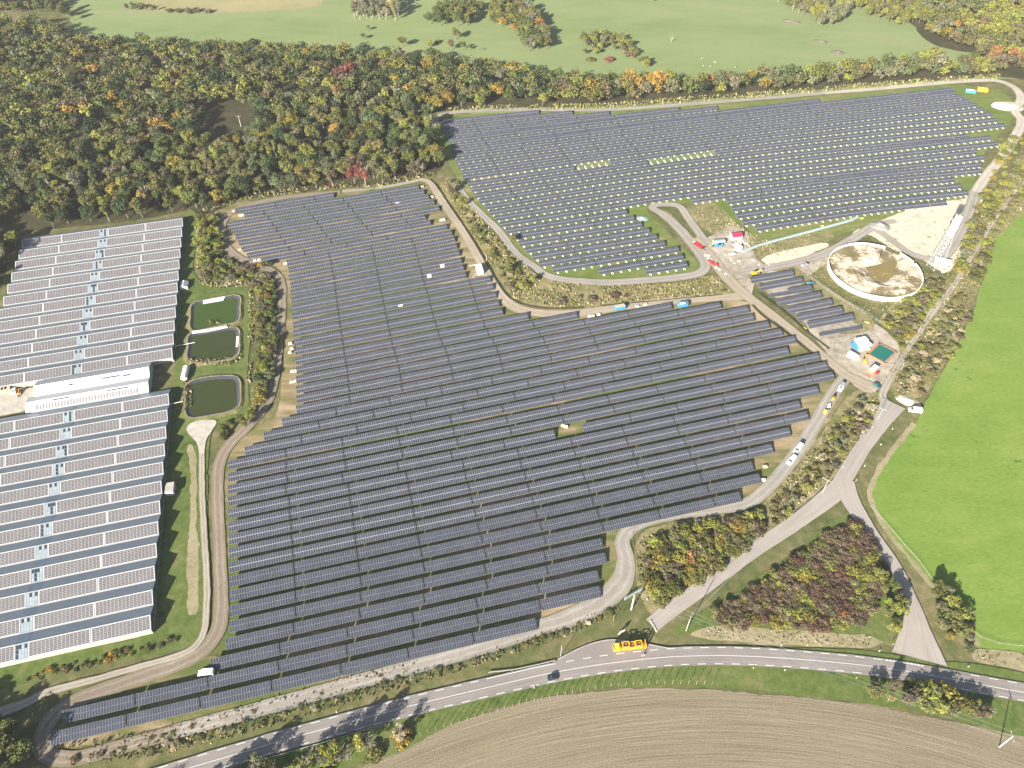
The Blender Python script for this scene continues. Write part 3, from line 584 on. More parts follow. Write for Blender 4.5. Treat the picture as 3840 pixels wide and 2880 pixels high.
for k in range(1, 30):
    if k <= 23: A = xy(G(*UL[k - 1], Z1))
    else: A = from_perp(-41 - 2.3 * (k - 23), 478.3 + 7.35 * (k - 23))
    B = xy(G(*UR[k], Z1)); P = [A, B]
    if 10 <= k <= 23:
        s = 379.5 + 7.51 * (k - 10) if k <= 15 else 417.05 + 6.87 * (k - 15)
        P = [A, from_perp(138 + 1.8 * (k - 10), s), B]
    elif k == 24: P = [A, from_perp(130, 479.0), B]
    m = lay_row(P, 'ballasted_solar_table', nth(k), gU, ballast=True, skip=SKIP)
    if k in CLEFT:
        a, b = CLEFT[k], CRIGHT[k]; mid = ((a[0] + b[0]) / 2 + 60, (a[1] + b[1]) / 2 - 60 * 0.135 - 8)
        lay_row([G(*a, Z1), G(*mid, Z1), G(*b, Z1)], 'ballasted_solar_table', nth(k), gU, ballast=True, start=m + 1)
# the short rows by the round basin
def V10(u, v, z=0.0): return W(2740, 960, 640 / 1269, u, v, z)
for q, (a, b) in enumerate([((138, 157), (460, 102)), ((202, 212), (527, 152)), None, ((335, 325), (665, 260)), ((412, 380), (745, 315)), ((482, 435), (822, 372)), ((562, 490), (905, 425))][::1] if False else [((138, 157), (460, 102)), ((202, 212), (527, 152)), ((335, 325), (665, 260)), ((412, 380), (745, 315)), ((482, 435), (822, 372)), ((562, 490), (905, 425))]):
    A, B = xy(V10(*a, Z1)), xy(V10(*b, Z1)); d = (B - A); L = d.length; d.normalize()
    p = A - Vector((-d.y, d.x)) * YD
    solar_table('solar_table', p, math.atan2(d.y, d.x), L, 26, 'solar table of the short rows by the round basin, %s complete one from the top' % nth(q + 1), 'short rows by the round basin')
def half_table(a, b, label, upper_from):
    A, B = xy(V10(*a, Z1)), xy(V10(*b, Z1)); d = (B - A); L = d.length; d.normalize(); p = A - Vector((-d.y, d.x)) * YD
    t = empty('half_built_table', (p.x, p.y, 0), math.atan2(d.y, d.x), (L / (26 * TW), 1, 1)); tag(t, label, 'solar table')
    link('support_frame', SUP[26], t)
    if upper_from is not None:
        hh = (SLOPE - GAPM) / 2
        for x0, x1, s0, s1 in module_rects(26):
            if s0 < 1 or x0 > upper_from * 26 * TW: link('module', MOD, t, on_slope(x0, s0, 0.02), (TILT, 0, 0))
    return t
half_table((265, 262), (597, 212), 'half built solar table with bare rails at its upper left', 0.43)
half_table((640, 545), (960, 490), 'half built solar table with only its lower line of panels', 2.0)
half_table((735, 618), (1060, 555), 'bare steel frame for a solar table beside the site cabins', None)

# ================================================================ GREENHOUSES, SHED, PONDS, BASIN
M['frame_white'] = plain('panel_frame_white', (0.46, 0.46, 0.45), 0.6, 0.3, var=0.05)
GA = R(14.55); gx = Vector((math.cos(GA), math.sin(GA))); gy = Vector((-gx.y, gx.x))   # along the ridges, across them (away from the camera)
RIDGE, GUT = 4.4, 2.35
def greenhouse(name, right_top, right_bot, nbay, blocks, length, label, wall_extra=0.0):
    """right_top/right_bot: the first and last ridge's right end. Local frame: origin at the right end of the last (nearest) ridge; x runs left to right along the ridge, y away."""
    a, b = xy(right_top), xy(right_bot); pitch = (a - b).length / (nbay - 1); d = (a - b).normalized()
    g = empty(name, (b.x, b.y, 0), math.atan2(d.y, d.x) - math.pi / 2); tag(g, label, 'greenhouse')
    h2 = pitch / 2; sl = math.hypot(h2, RIDGE - GUT); L = length
    for i in range(nbay):
        y = i * pitch
        n_ = MB(); n_.quad((-L, y, RIDGE), (0, y, RIDGE), (0, y + h2, GUT), (-L, y + h2, GUT)); n_.quad((-L, y, RIDGE - .06), (-L, y + h2, GUT - .06), (0, y + h2, GUT - .06), (0, y, RIDGE - .06))
        n_.build('glass_slope', M['gh_glass'], g)
        s_ = MB(); s_.quad((-L, y - h2, GUT), (0, y - h2, GUT), (0, y, RIDGE), (-L, y, RIDGE)); s_.quad((-L, y - h2, GUT - .06), (-L, y, RIDGE - .06), (0, y, RIDGE - .06), (0, y - h2, GUT - .06))
        sg = s_.build('glass_slope', M['gh_glass'], g)
        gt = MB(); gt.box((-L / 2, y - h2, GUT - 0.02), (L, 0.45, 0.16)); gt.box((-L / 2, y, RIDGE + 0.03), (L, 0.22, 0.1)); gt.build('gutter', M['alu'], g)
        def sp(x, s, h): # point on the south slope: s from gutter (0) to ridge (1)
            return (x, y - h2 + s * h2 - h * (RIDGE - GUT) / sl, GUT + s * (RIDGE - GUT) + h * h2 / sl)
        for (x0, x1) in blocks:
            x0 = max(x0, -L); m = MB(); lo, hi = 0.05, 0.985
            top = [sp(x0, lo, 0.10), sp(x1, lo, 0.10), sp(x1, hi, 0.10), sp(x0, hi, 0.10)]; bot = [sp(x0, lo, 0.02), sp(x1, lo, 0.02), sp(x1, hi, 0.02), sp(x0, hi, 0.02)]
            m.quad(*top, 0)
            for k in range(4): m.quad(bot[k], bot[(k + 1) % 4], top[(k + 1) % 4], top[k], 0)
            nc = max(1, round((x1 - x0) / 1.42)); nr = 8; cw = (x1 - x0 - 0.5) / nc; rh = (hi - lo - 0.07) / nr
            for c in range(nc):
                for r in range(nr):
                    u0, u1 = x0 + 0.25 + c * cw + 0.045, x0 + 0.25 + (c + 1) * cw - 0.045; s0, s1 = lo + 0.035 + r * rh + 0.007, lo + 0.035 + (r + 1) * rh - 0.007
                    m.quad(sp(u0, s0, 0.115), sp(u1, s0, 0.115), sp(u1, s1, 0.115), sp(u0, s1, 0.115), 1)
            m.build('roof_panel_array', [M['frame_white'], M['roof_cell']], g)
    # gaps in the arrays carry bare glass with opening vents
    gaps = []
    for k in range(len(blocks) - 1):
        if blocks[k][0] - blocks[k + 1][1] > 1.5: gaps.append((blocks[k + 1][1], blocks[k][0]))
    for i in range(nbay):
        y = i * pitch
        for (x0, x1) in gaps:
            m = MB(); w = (x1 - x0 - 0.6) / 4
            for c in range(4):
                for r in range(3):
                    u0 = x0 + 0.3 + c * w; s0 = 0.08 + r * 0.29
                    pts = [(u0 + 0.06, s0), (u0 + w - 0.06, s0), (u0 + w - 0.06, s0 + 0.26), (u0 + 0.06, s0 + 0.26)]
                    dk = 1 if (r == 2 and (i + c) % 2) or (c == (i * 7) % 5 and i % 3 != 1) else 0
                    m.quad(*[(u, y - h2 + s * h2, GUT + s * (RIDGE - GUT) + 0.05) for u, s in pts], dk)
            m.build('roof_vent', [M['vent_pale'], M['glass']], g)
            m = MB(); m.quad(*[(u, y + s * h2, RIDGE - s * (RIDGE - GUT) + 0.04) for u, s in ((x0, 0.1), (x1, 0.1), (x1, 0.85), (x0, 0.85))]); m.build('roof_shade', M['vent_blue'], g)
    # glass walls: saw-tooth gables left and right, straight walls front and back
    y0, y1 = -h2, (nbay - 1) * pitch + h2
    for x, nm in ((0.0, 'gable_wall'), (-L, 'gable_wall')):
        w = MB()
        for i in range(nbay):
            y = i * pitch; t = 0.08 if x == 0 else -0.08
            for q in range(4):
                ya, yb = y - h2 + q * h2 / 2, y - h2 + (q + 1) * h2 / 2
                za = RIDGE - abs(ya - y) / h2 * (RIDGE - GUT); zb = RIDGE - abs(yb - y) / h2 * (RIDGE - GUT)
                f = [(x, ya + .04, 0.45), (x, yb - .04, 0.45), (x, yb - .04, zb - .1), (x, ya + .04, za - .1)]
                w.poly(f if x == 0 else f[::-1], 0)
                w.box((x - t * 0.3, ya, za / 2), (0.07, 0.07, za), m=1)
            w.box((x - t * 0.3, y, 0.2), (0.1, pitch, 0.42), m=2)
        w.build(nm, [M['wall_glass'], M['steel'], M['concrete']], g)
    for y in (y0, y1):
        w = MB(); n = int(L / 4)
        w.box((-L / 2, y, 0.2), (L, 0.14, 0.4), m=2)
        for i in range(n):
            xa, xb = -L + L * i / n, -L + L * (i + 1) / n
            w.box(((xa + xb) / 2, y, (GUT + 0.4) / 2), (xb - xa - 0.1, 0.05, GUT - 0.5), m=0); w.box((xa, y, GUT / 2), (0.08, 0.1, GUT), m=1)
        w.box((-L / 2, y, 1.3), (L, 0.09, 0.06), m=1)
        w.build('side_wall', [M['pale_wall'] if y == y0 else M['wall_glass'], M['steel'], M['concrete']], g)
    return g
M['vent_pale'] = plain('pale_vent_glass', (0.24, 0.28, 0.31), 0.35, 0.4, var=0.2, scale=0.5)
M['vent_blue'] = plain('blue_shade_glass', (0.15, 0.20, 0.25), 0.35, 0.4, var=0.2, scale=0.5)
M['pale_wall'] = plain('whitewashed_glass', (0.34, 0.36, 0.32), 0.5, 0.3, var=0.35, scale=1.5)
def along(o, p): return (xy(p) - xy(o)).dot(gx)
R1a, R1b = T(0, 1, 1577, 228, RIDGE), T(0, 1, 1488, 1350, RIDGE)
R2a, R2b = T(0, 2, 1457, 85, RIDGE), T(0, 3, 1302, 335, RIDGE)
o1 = R1a
x_half, x_gap0, x_gap1, x_left = along(o1, T(0, 1, 1255, 272, RIDGE)), along(o1, T(0, 1, 933, 318, RIDGE)), along(o1, T(0, 1, 863, 327, RIDGE)), along(o1, T(0, 1, 195, 415, RIDGE))
greenhouse('greenhouse', R1a, R1b, 12, [(x_half + .15, -.15), (x_gap0, x_half - .15), (x_gap1 + (x_gap0 - x_half) * 0 + (x_left - x_gap1) / 2 + .05, x_gap1), (x_left, x_gap1 + (x_left - x_gap1) / 2 - .05)], -x_left + 0.2, 'long ridged greenhouse with solar roofs beside the wood')
o2 = R2a
y_half, y_gap0, y_gap1, y_b = along(o2, T(0, 2, 1055, 158, RIDGE)), along(o2, T(0, 2, 640, 232, RIDGE)), along(o2, T(0, 2, 550, 246, RIDGE)), along(o2, T(0, 2, 122, 325, RIDGE))
wB = y_gap1 - y_b
greenhouse('greenhouse', R2a, R2b, 12, [(y_half + .15, -.15), (y_gap0, y_half - .15), (y_b + .15, y_gap1), (y_b - wB, y_b - .15)], -(y_b - wB) + 0.2, 'long ridged greenhouse with solar roofs nearest the road')

# white shed between the greenhouses, two gables side by side
def Vs(u, v, z=0.0): return W(0, 1340, 640 / 1269, u, v, z)
sa = Vs(1105, 70, 6.0); sl_ = Vs(248, 212, 6.0)
sh = empty('white_shed', (sa.x, sa.y, 0), GA); tag(sh, 'white metal shed with twin gables between the greenhouses', 'shed')
def across(p): return (xy(p) - xy(sa)).dot(gy)
LS = -along(sa, sl_); prof = [(across(Vs(1118, 37, 3.6)), 3.6), (0.0, 6.0), (across(Vs(1105, 148, 3.8)), 3.8), (across(Vs(1100, 182, 5.2)), 5.2), (across(Vs(1098, 256, 3.0)), 3.0)]
names = ['grey', 'white', 'grey', 'white']
for k in range(4):
    (ya, za), (yb, zb) = prof[k], prof[k + 1]; x0 = -LS - (2.2 if k >= 2 else 0)
    m = MB(); m.quad((x0, yb, zb), (0.1, yb, zb), (0.1, ya, za), (x0, ya, za)); m.quad((x0, ya, za - .1), (0.1, ya, za - .1), (0.1, yb, zb - .1), (x0, yb, zb - .1))
    m.build('roof_slope', M['shed_' + names[k]] if ('shed_' + names[k]) in M else M[names[k] if names[k] == 'white' else 'alu'], sh)
m = MB()
for x in (0.0, -LS):
    pts = [(x, p[0], 0.0) for p in (prof[0], prof[-1])][::-1]; pts = [(x, prof[-1][0], 0), (x, prof[0][0], 0)] + [(x, p[0], p[1] - .12) for p in prof]
    m.poly(pts if x < 0 else pts[::-1])
m.quad((-LS, prof[-1][0], 0), (0, prof[-1][0], 0), (0, prof[-1][0], 2.9), (-LS, prof[-1][0], 2.9)); m.quad((0, prof[0][0], 0), (-LS, prof[0][0], 0), (-LS, prof[0][0], 3.5), (0, prof[0][0], 3.5))
m.build('wall', M['grey'], sh)
def roof_pt(k, x, s, h=0.05): (ya, za), (yb, zb) = prof[k], prof[k + 1]; return (x, ya + (yb - ya) * s, za + (zb - za) * s + h)
def patch(name, k, x0, x1, s0, s1, mats, cols, rows, parent=sh, g=0.1):
    m = MB(); m.quad(roof_pt(k, x0, s1), roof_pt(k, x1, s1), roof_pt(k, x1, s0), roof_pt(k, x0, s0), 0)
    for c in range(cols):
        for r in range(rows):
            u0, u1 = x0 + (x1 - x0) * (c + g) / cols, x0 + (x1 - x0) * (c + 1 - g) / cols; t0, t1 = s0 + (s1 - s0) * (r + g) / rows, s0 + (s1 - s0) * (r + 1 - g) / rows
            m.quad(roof_pt(k, u0, t1, .07), roof_pt(k, u1, t1, .07), roof_pt(k, u1, t0, .07), roof_pt(k, u0, t0, .07), 1)
    return m.build(name, mats, parent)
patch('roof_panel_array', 3, -LS + 2.2, -4.4, 0.42, 0.98, [M['white'], M['roof_cell']], 34, 5)
patch('roof_light', 1, -21.5, -13.5, 0.30, 0.46, [M['grey'], M['glass']], 12, 1); patch('roof_light', 1, -12, -8.6, 0.36, 0.54, [M['grey'], M['glass']], 3, 1)
patch('roof_light', 1, -36.5, -34.8, 0.36, 0.55, [M['grey'], M['glass']], 3, 1); patch('roof_light', 3, -18.5, -9, 0.12, 0.28, [M['grey'], M['glass']], 14, 1); patch('roof_light', 3, -43, -35.5, 0.12, 0.28, [M['grey'], M['glass']], 12, 1)
mm = MB(); mm.tube((-9.5, -1.5, 5.3), (-9.5, -1.5, 7.2), .12); mm.build('flue', M['steel'], sh)

# ponds: banks raised round a dark liner, water inside
def pond(name, wpts, label, wmat, bank=2.2, crest=0.9, wz=0.25):
    Wp = catmull(wpts, 1.5, True); c = sum(Wp, Vector((0, 0))) / len(Wp); n = len(Wp)
    def ring(off, z):
        out = []
        for i, p in enumerate(Wp):
            t = Wp[(i + 1) % n] - Wp[i - 1]; nr = Vector((t.y, -t.x)).normalized()
            if nr.dot(p - c) < 0: nr = -nr
            j = 0.18 * mnoise.noise((p.x * .5, p.y * .5, off)); q = p + nr * (off + j * (off > 0.5)); out.append((q.x, q.y, z + j * 0.4 * (off > 0.5)))
        return out
    root = empty(name, (0, 0, 0)); tag(root, label, 'pond')
    m = MB(); m.poly([(p.x, p.y, wz) for p in [Vector(q[:2]) for q in ring(0.6, 0)]]); o = m.build('water', wmat, root)
    if o.data.polygons[0].normal.z < 0: o.data.flip_normals()
    r0, r1, r2, r3 = ring(0.0, 0.1), ring(1.9, crest), ring(2.6, crest + 0.05), ring(2.6 + bank, -0.05)
    for nm, a, b, mat in (('liner', r0, r1, M['liner']), ('bank', r1, r2, M['pond_bank']), ('bank', r2, r3, M['rough_grass'])):
        m = MB(); sgn = 1
        for i in range(n):
            j = (i + 1) % n; q = (a[i], a[j], b[j], b[i])
            m.quad(*q)
        o = m.build(nm, mat, root)
        if o.data.polygons[0].normal.z < 0: o.data.flip_normals()
    return root
M['pond_bank'] = ground('pond_bank', [(0.13, 0.12, 0.06), (0.24, 0.20, 0.12), (0.34, 0.30, 0.21)], 0.3, 0.8, 2.5)
t01 = lambda u, v: T(0, 1, u, v); t02 = lambda u, v: T(0, 2, u, v)
pond('reed_pond', [t01(1692, 990), t01(1760, 965), t01(1970, 930), t01(2042, 925), t01(2040, 1010), t01(2032, 1110), t01(1950, 1125), t01(1810, 1160), t01(1690, 1180), t01(1684, 1080)], 'green pond at the top of the three, white sheet on its bank', M['pond_water'])
pond('reed_pond', [t01(1670, 1250), t01(1760, 1238), t01(1985, 1200), t01(2030, 1215), t01(2034, 1300), t01(2030, 1395), t01(1990, 1425), t01(1830, 1452), t01(1670, 1445), t01(1664, 1340)], 'green pond in the middle of the three ponds', M['pond_water_dark'])
pond('reed_pond', [t02(1650, 20), t02(1800, -25), t02(1990, -35), t02(2034, -10), t02(2040, 90), t02(2034, 185), t02(1965, 222), t02(1800, 255), t02(1690, 272), t02(1648, 250), t02(1645, 120)], 'dark green pond with mown banks, nearest the road', M['pond_water_dark'])
def sheet(name, pts, mat, label, cat, z=0.9, group=None):
    m = MB(); m.poly([(p.x, p.y, zz) for p, zz in zip(pts, z if isinstance(z, (list, tuple)) else [z] * len(pts))]); o = m.build(name, mat)
    if o.data.polygons[0].normal.z < 0: o.data.flip_normals()
    me = o.data; bm = bmesh.new(); bm.from_mesh(me); r = bmesh.ops.extrude_face_region(bm, geom=bm.faces[:]); bmesh.ops.translate(bm, verts=[v for v in r['geom'] if isinstance(v, bmesh.types.BMVert)], vec=(0, 0, 0.05)); bm.normal_update(); bm.to_mesh(me); bm.free()
    return tag(o, label, cat, group)
sheet('liner_sheet', [t01(1760, 950), t01(1950, 912), t01(1930, 945), t01(1756, 975)], M['white'], 'white sheet laid on the bank of the top pond', 'sheet', [0.95, 0.95, 0.55, 0.55])
sheet('liner_sheet', [t01(2045, 1255), t01(2068, 1260), t01(2062, 1345), t01(2040, 1350)], M['offwhite'], 'pale sheet on the right bank of the middle pond', 'sheet', [0.6, 0.95, 0.95, 0.6])
sheet('liner_sheet', [t01(1660, 1215), t01(1800, 1195), t01(1960, 1165), t01(1975, 1185), t01(1800, 1222), t01(1665, 1238)], M['offwhite'], 'pale walkway across the bank between the two upper ponds', 'walkway', 1.0)

# round basin: concrete ring wall, spoil heaped inside, muddy pool
bc = T(3, 1, 912, 700); bR = (T(3, 1, 1300, 700) - T(3, 1, 524, 700)).length / 2
basin = empty('round_basin', bc, 0); tag(basin, 'round concrete basin with sand heaps and a muddy pool', 'basin')
WH = 3.0; gap0, gap1 = R(38), R(58)
def wall_seg(a0, a1, n, nm='wall', dz=0.0):
    m = MB(); ro, ri = bR, bR - 0.45
    for i in range(n):
        a, b = a0 + (a1 - a0) * i / n, a0 + (a1 - a0) * (i + 1) / n; P = lambda r, t, z: (r * math.cos(t), r * math.sin(t), z)
        za = WH + 0.12 * math.sin(a * 9) + dz; zb = WH + 0.12 * math.sin(b * 9) + dz
        m.quad(P(ro, a, 0), P(ro, b, 0), P(ro, b, zb), P(ro, a, za)); m.quad(P(ri, b, 0), P(ri, a, 0), P(ri, a, za), P(ri, b, zb)); m.quad(P(ro, a, za), P(ro, b, zb), P(ri, b, zb), P(ri, a, za))
    for t in (a0, a1): m.quad((ro * math.cos(t), ro * math.sin(t), 0), (ro * math.cos(t), ro * math.sin(t), WH + dz), (ri * math.cos(t), ri * math.sin(t), WH + dz), (ri * math.cos(t), ri * math.sin(t), 0))
    return m.build(nm, M['white_wall'], basin)
M['white_wall'] = plain('white_render', (0.72, 0.70, 0.63), 0.9, 0.1, var=0.1, scale=0.5)
wall_seg(gap1, 2 * math.pi + gap0 - R(26), 96); wall_seg(gap0 - R(22), gap0, 8)
pool = [xy(T(3, 1, u, v)) - xy(bc) for u, v in ((835, 655), (960, 628), (1060, 608), (1115, 610), (1090, 680), (1040, 765), (955, 785), (890, 755), (865, 690))]
pool = catmull(pool, 1.0, True)
def dist_pool(p):
    return min((p - q).length for q in pool)
def inside_pool(p):
    c = False; n = len(pool)
    for i in range(n):
        a, b = pool[i], pool[i - 1]
        if (a.y > p.y) != (b.y > p.y) and p.x < (b.x - a.x) * (p.y - a.y) / (b.y - a.y) + a.x: c = not c
    return c
V, F = [], []; NR, NA = 34, 110
for i in range(NR + 1):
    r = (bR - 0.3) * i / NR
    for j in range(NA):
        t = 2 * math.pi * j / NA; p = Vector((r * math.cos(t), r * math.sin(t))); d = dist_pool(p)
        if inside_pool(p): z = 0.02
        else:
            w = 1.0 + 0.25 * math.sin(t * 1.0 + 2.2)
            z = min(0.35 + d * 0.30 * w, 2.1 * w) + 0.6 * mnoise.noise((p.x * .16, p.y * .16, 0)) * min(d / 3, 1) + 0.45 * abs(mnoise.noise((p.x * .45, p.y * .45, 4))) * min(d / 2, 1)
            ang = math.degrees(t) % 360
            if 30 < ang < 62: z *= 0.35
            z = min(z, WH - 0.35) if r > bR - 2 else z
        V.append((p.x, p.y, max(z, 0.02)))
for i in range(NR):
    for j in range(NA):
        k = (j + 1) % NA; F.append((i * NA + j, (i + 1) * NA + j, (i + 1) * NA + k, i * NA + k))
me = bpy.data.meshes.new('sand_heap'); me.from_pydata(V, [], F)
def heap_mat():
    n = N('sand_heap'); p = n.pos(); f = n.noise(0.07, p, 3); c = n.noise(1.3, p, 5, 0.7)
    g = n.n('NewGeometry'); sx = n.n('SeparateXYZ'); n.put(sx.inputs[0], p)
    w = n.math('ADD', f, n.math('MULTIPLY', n.math('SUBTRACT', n.noise(0.5, p, 3), 0.5), 0.35))
    cr = n.ramp(w, [(0.40, (0.62, 0.54, 0.42)), (0.50, (0.50, 0.42, 0.31)), (0.56, (0.22, 0.175, 0.10)), (0.66, (0.17, 0.145, 0.075))])
    n.bump(c, 0.6, 0.4); return n.done(n.mix(1.0, cr, n.ramp(c, [(0.25, 0.75), (0.75, 1.2)]), 'MULTIPLY'), 0.95, 0.1)
me.materials.append(heap_mat()); me.update(); link('sand_heap', me, basin)
m = MB(); m.poly([(p.x, p.y, 0.32) for p in pool]); o = m.build('muddy_water', M['muddy_water'], basin)
if o.data.polygons[0].normal.z < 0: o.data.flip_normals()

# ================================================================ TREES AND SHRUBS
def leaf_quads(clumps, per, size, r, up=0.25, inner=0.55, flat=0.75):
    """small leaf-cluster faces spread through round clumps; returns (n,4,3) corners and a tint per face"""
    V, Tn = [], []
    for (c, rad) in clumps:
        n = max(6, int(per * r.uniform(0.75, 1.25)))
        d = r.normal(size=(n, 3)); d[:, 2] += up; d /= np.linalg.norm(d, axis=1)[:, None]
        rr = rad * (inner + (1 - inner) * r.random(n) ** 0.5)
        p = np.array(c) + d * rr[:, None] * np.array([1, 1, 0.85])
        nn = d * flat + r.normal(size=(n, 3)) * 0.55; nn[:, 2] += 0.25; nn /= np.linalg.norm(nn, axis=1)[:, None]
        t = np.cross(nn, r.normal(size=(n, 3))); t /= np.linalg.norm(t, axis=1)[:, None]; b = np.cross(nn, t)
        s = size * r.uniform(0.6, 1.3, n)[:, None] * 0.5; k = r.uniform(0.6, 1.0, n)[:, None]
        q = np.stack([p - t * s * 1.1, p - b * s * k + nn * s * 0.15, p + t * s * 1.1, p + b * s * k + nn * s * 0.15], 1)
        V.append(q); Tn.append(np.clip(0.5 + r.normal() * 0.13 + r.normal(size=n) * 0.14, 0, 1))
    return np.concatenate(V), np.concatenate(Tn)
def quad_mesh(name, Q, mat, tint=None, colour=None):
    n = len(Q); me = bpy.data.meshes.new(name)
    me.vertices.add(n * 4); me.vertices.foreach_set('co', np.ascontiguousarray(Q, dtype=np.float32).ravel())
    me.loops.add(n * 4); me.loops.foreach_set('vertex_index', np.arange(n * 4, dtype=np.int32))
    me.polygons.add(n); me.polygons.foreach_set('loop_start', np.arange(0, n * 4, 4, dtype=np.int32))
    me.materials.append(mat)
    if tint is not None:
        a = me.attributes.new('tint', 'FLOAT', 'FACE'); a.data.foreach_set('value', np.asarray(tint, dtype=np.float32))
    if colour is not None:
        a = me.attributes.new('colour', 'FLOAT_COLOR', 'FACE'); a.data.foreach_set('color', np.concatenate([colour, np.ones((n, 1))], 1).astype(np.float32).ravel())
    me.update(); return me
def crown_clumps(r, n, cz, rx, rz, c0, c1):
    out = []
    for i in range(n):
        d = r.normal(size=3); d[2] += 0.35; d /= np.linalg.norm(d); k = 0.35 + 0.65 * r.random() ** 0.6
        out.append(((d[0] * rx * k, d[1] * rx * k, cz + d[2] * rz * k), r.uniform(c0, c1)))
    out.append(((0, 0, cz), c1)); return out
KINDS = {  # unit height 1: clumps, centre, radii, clump radii, leaves per clump, leaf size
    'round': (17, 0.60, 0.27, 0.27, 0.10, 0.17, 95, 0.055), 'broad': (20, 0.56, 0.36, 0.25, 0.10, 0.18, 95, 0.055),
    'tall': (13, 0.58, 0.11, 0.38, 0.07, 0.12, 85, 0.042), 'loose': (15, 0.58, 0.26, 0.30, 0.07, 0.12, 50, 0.042),
    'bush': (11, 0.42, 0.50, 0.30, 0.18, 0.32, 90, 0.115), 'thin_bush': (9, 0.45, 0.42, 0.33, 0.14, 0.26, 50, 0.10)}
PROTO = {}
def limbs(kind, r, bare=False):
    mb = MB(); h = {'round': 0.5, 'broad': 0.42, 'tall': 0.85, 'loose': 0.7, 'bush': 0.3, 'thin_bush': 0.4}[kind]
    w = {'round': 0.028, 'broad': 0.03, 'tall': 0.018, 'loose': 0.018, 'bush': 0.03, 'thin_bush': 0.02}[kind]
    mb.tube((0, 0, -0.01), (0.01, 0.005, h), w, w * 0.55, 6)
    ext = {'round': 0.22, 'broad': 0.3, 'tall': 0.1, 'loose': 0.24, 'bush': 0.4, 'thin_bush': 0.36}[kind]
    for i in range(12 if (kind in ('loose', 'thin_bush') or bare) else 6):
        t = r.uniform(0, 6.283); z0 = h * r.uniform(0.35, 1.0); e = ext * r.uniform(0.7, 1.15); q = (e * math.cos(t), e * math.sin(t), min(z0 + r.uniform(0.14, 0.35), 0.98))
        mb.tube((0.01, 0.005, z0 - 0.02), q, w * 0.42, w * 0.1, 4)
        if kind in ('loose', 'thin_bush') or bare:
            for _ in range(3):
                b = [q[0] * 0.65, q[1] * 0.65, z0 + (q[2] - z0) * 0.65]; mb.tube(b, (b[0] + r.uniform(-.12, .12), b[1] + r.uniform(-.12, .12), b[2] + r.uniform(.05, .2)), w * 0.18, w * 0.05, 3)
    return mb
for kd, (n, cz, rx, rz, c0, c1, per, ls) in KINDS.items():
    PROTO[kd] = []
    for i in range(4):
        r = np.random.default_rng(100 * len(PROTO) + i)
        Q, tn = leaf_quads(crown_clumps(r, n, cz, rx, rz, c0, c1), per, ls, r)
        PROTO[kd].append((quad_mesh('crown', Q, M['leaf'], tn), limbs(kd, r).mesh('trunk', M['pale_bark'] if kd in ('loose', 'tall') else M['bark']), Q))
BARE = [limbs('loose', np.random.default_rng(900 + i), True).mesh('branches', M['pale_bark']) for i in range(3)]
PAL = {'green': ((0.09, 0.108, 0.032), 'mid green'), 'dark': ((0.045, 0.062, 0.024), 'dark green'), 'olive': ((0.125, 0.125, 0.038), 'olive green'), 'khaki': ((0.13, 0.12, 0.052), 'brownish olive'),
       'yellow': ((0.20, 0.16, 0.035), 'yellow'), 'lime': ((0.185, 0.19, 0.042), 'yellow green'), 'gold': ((0.26, 0.165, 0.035), 'golden'), 'orange': ((0.23, 0.115, 0.045), 'orange'), 'red': ((0.19, 0.065, 0.05), 'red leaved'),
       'brown': ((0.128, 0.102, 0.06), 'brown'), 'plum': ((0.105, 0.066, 0.045), 'dark plum'), 'grey': ((0.15, 0.15, 0.085), 'pale grey green'), 'sage': ((0.105, 0.125, 0.055), 'sage green'), 'straw': ((0.32, 0.27, 0.165), 'straw coloured')}
def vary(c, r, a=0.16):
    k = r.uniform(1 - a, 1 + a); return (c[0] * k * r.uniform(0.93, 1.08), c[1] * k, c[2] * k * r.uniform(0.9, 1.1), 1.0)
def inside(p, poly):
    c = False; j = len(poly) - 1
    for i in range(len(poly)):
        a, b = poly[i], poly[j]
        if (a.y > p[1]) != (b.y > p[1]) and p[0] < (b.x - a.x) * (p[1] - a.y) / (b.y - a.y) + a.x: c = not c
        j = i
    return c
def edge_dist(p, poly):
    p = Vector(p); best = 1e9
    for i in range(len(poly)):
        a, b = poly[i - 1], poly[i]; ab = b - a; t = max(0, min(1, (p - a).dot(ab) / max(ab.length_squared, 1e-9))); best = min(best, (a + ab * t - p).length)
    return best
def scatter(poly, d, r, holes=(), inset=0.0, tries=30):
    """points in the polygon at least d apart (d may depend on the place)"""
    xs, ys = [p.x for p in poly], [p.y for p in poly]; x0, x1, y0, y1 = min(xs), max(xs), min(ys), max(ys)
    n = int((x1 - x0) * (y1 - y0) / (d * d) * 4.0); cell = {}; out = []
    P = np.stack([r.uniform(x0, x1, n), r.uniform(y0, y1, n)], 1)
    for p in P:
        k = (int(p[0] // d), int(p[1] // d))
        if any((q[0] - p[0]) ** 2 + (q[1] - p[1]) ** 2 < d * d for a in (-1, 0, 1) for b in (-1, 0, 1) for q in cell.get((k[0] + a, k[1] + b), ())): continue
        if not inside(p, poly) or any(inside(p, h) for h in holes): continue
        if inset and edge_dist(p, poly) < inset: continue
        cell.setdefault(k, []).append(p); out.append((float(p[0]), float(p[1])))
    return out
tr = np.random.default_rng(5)
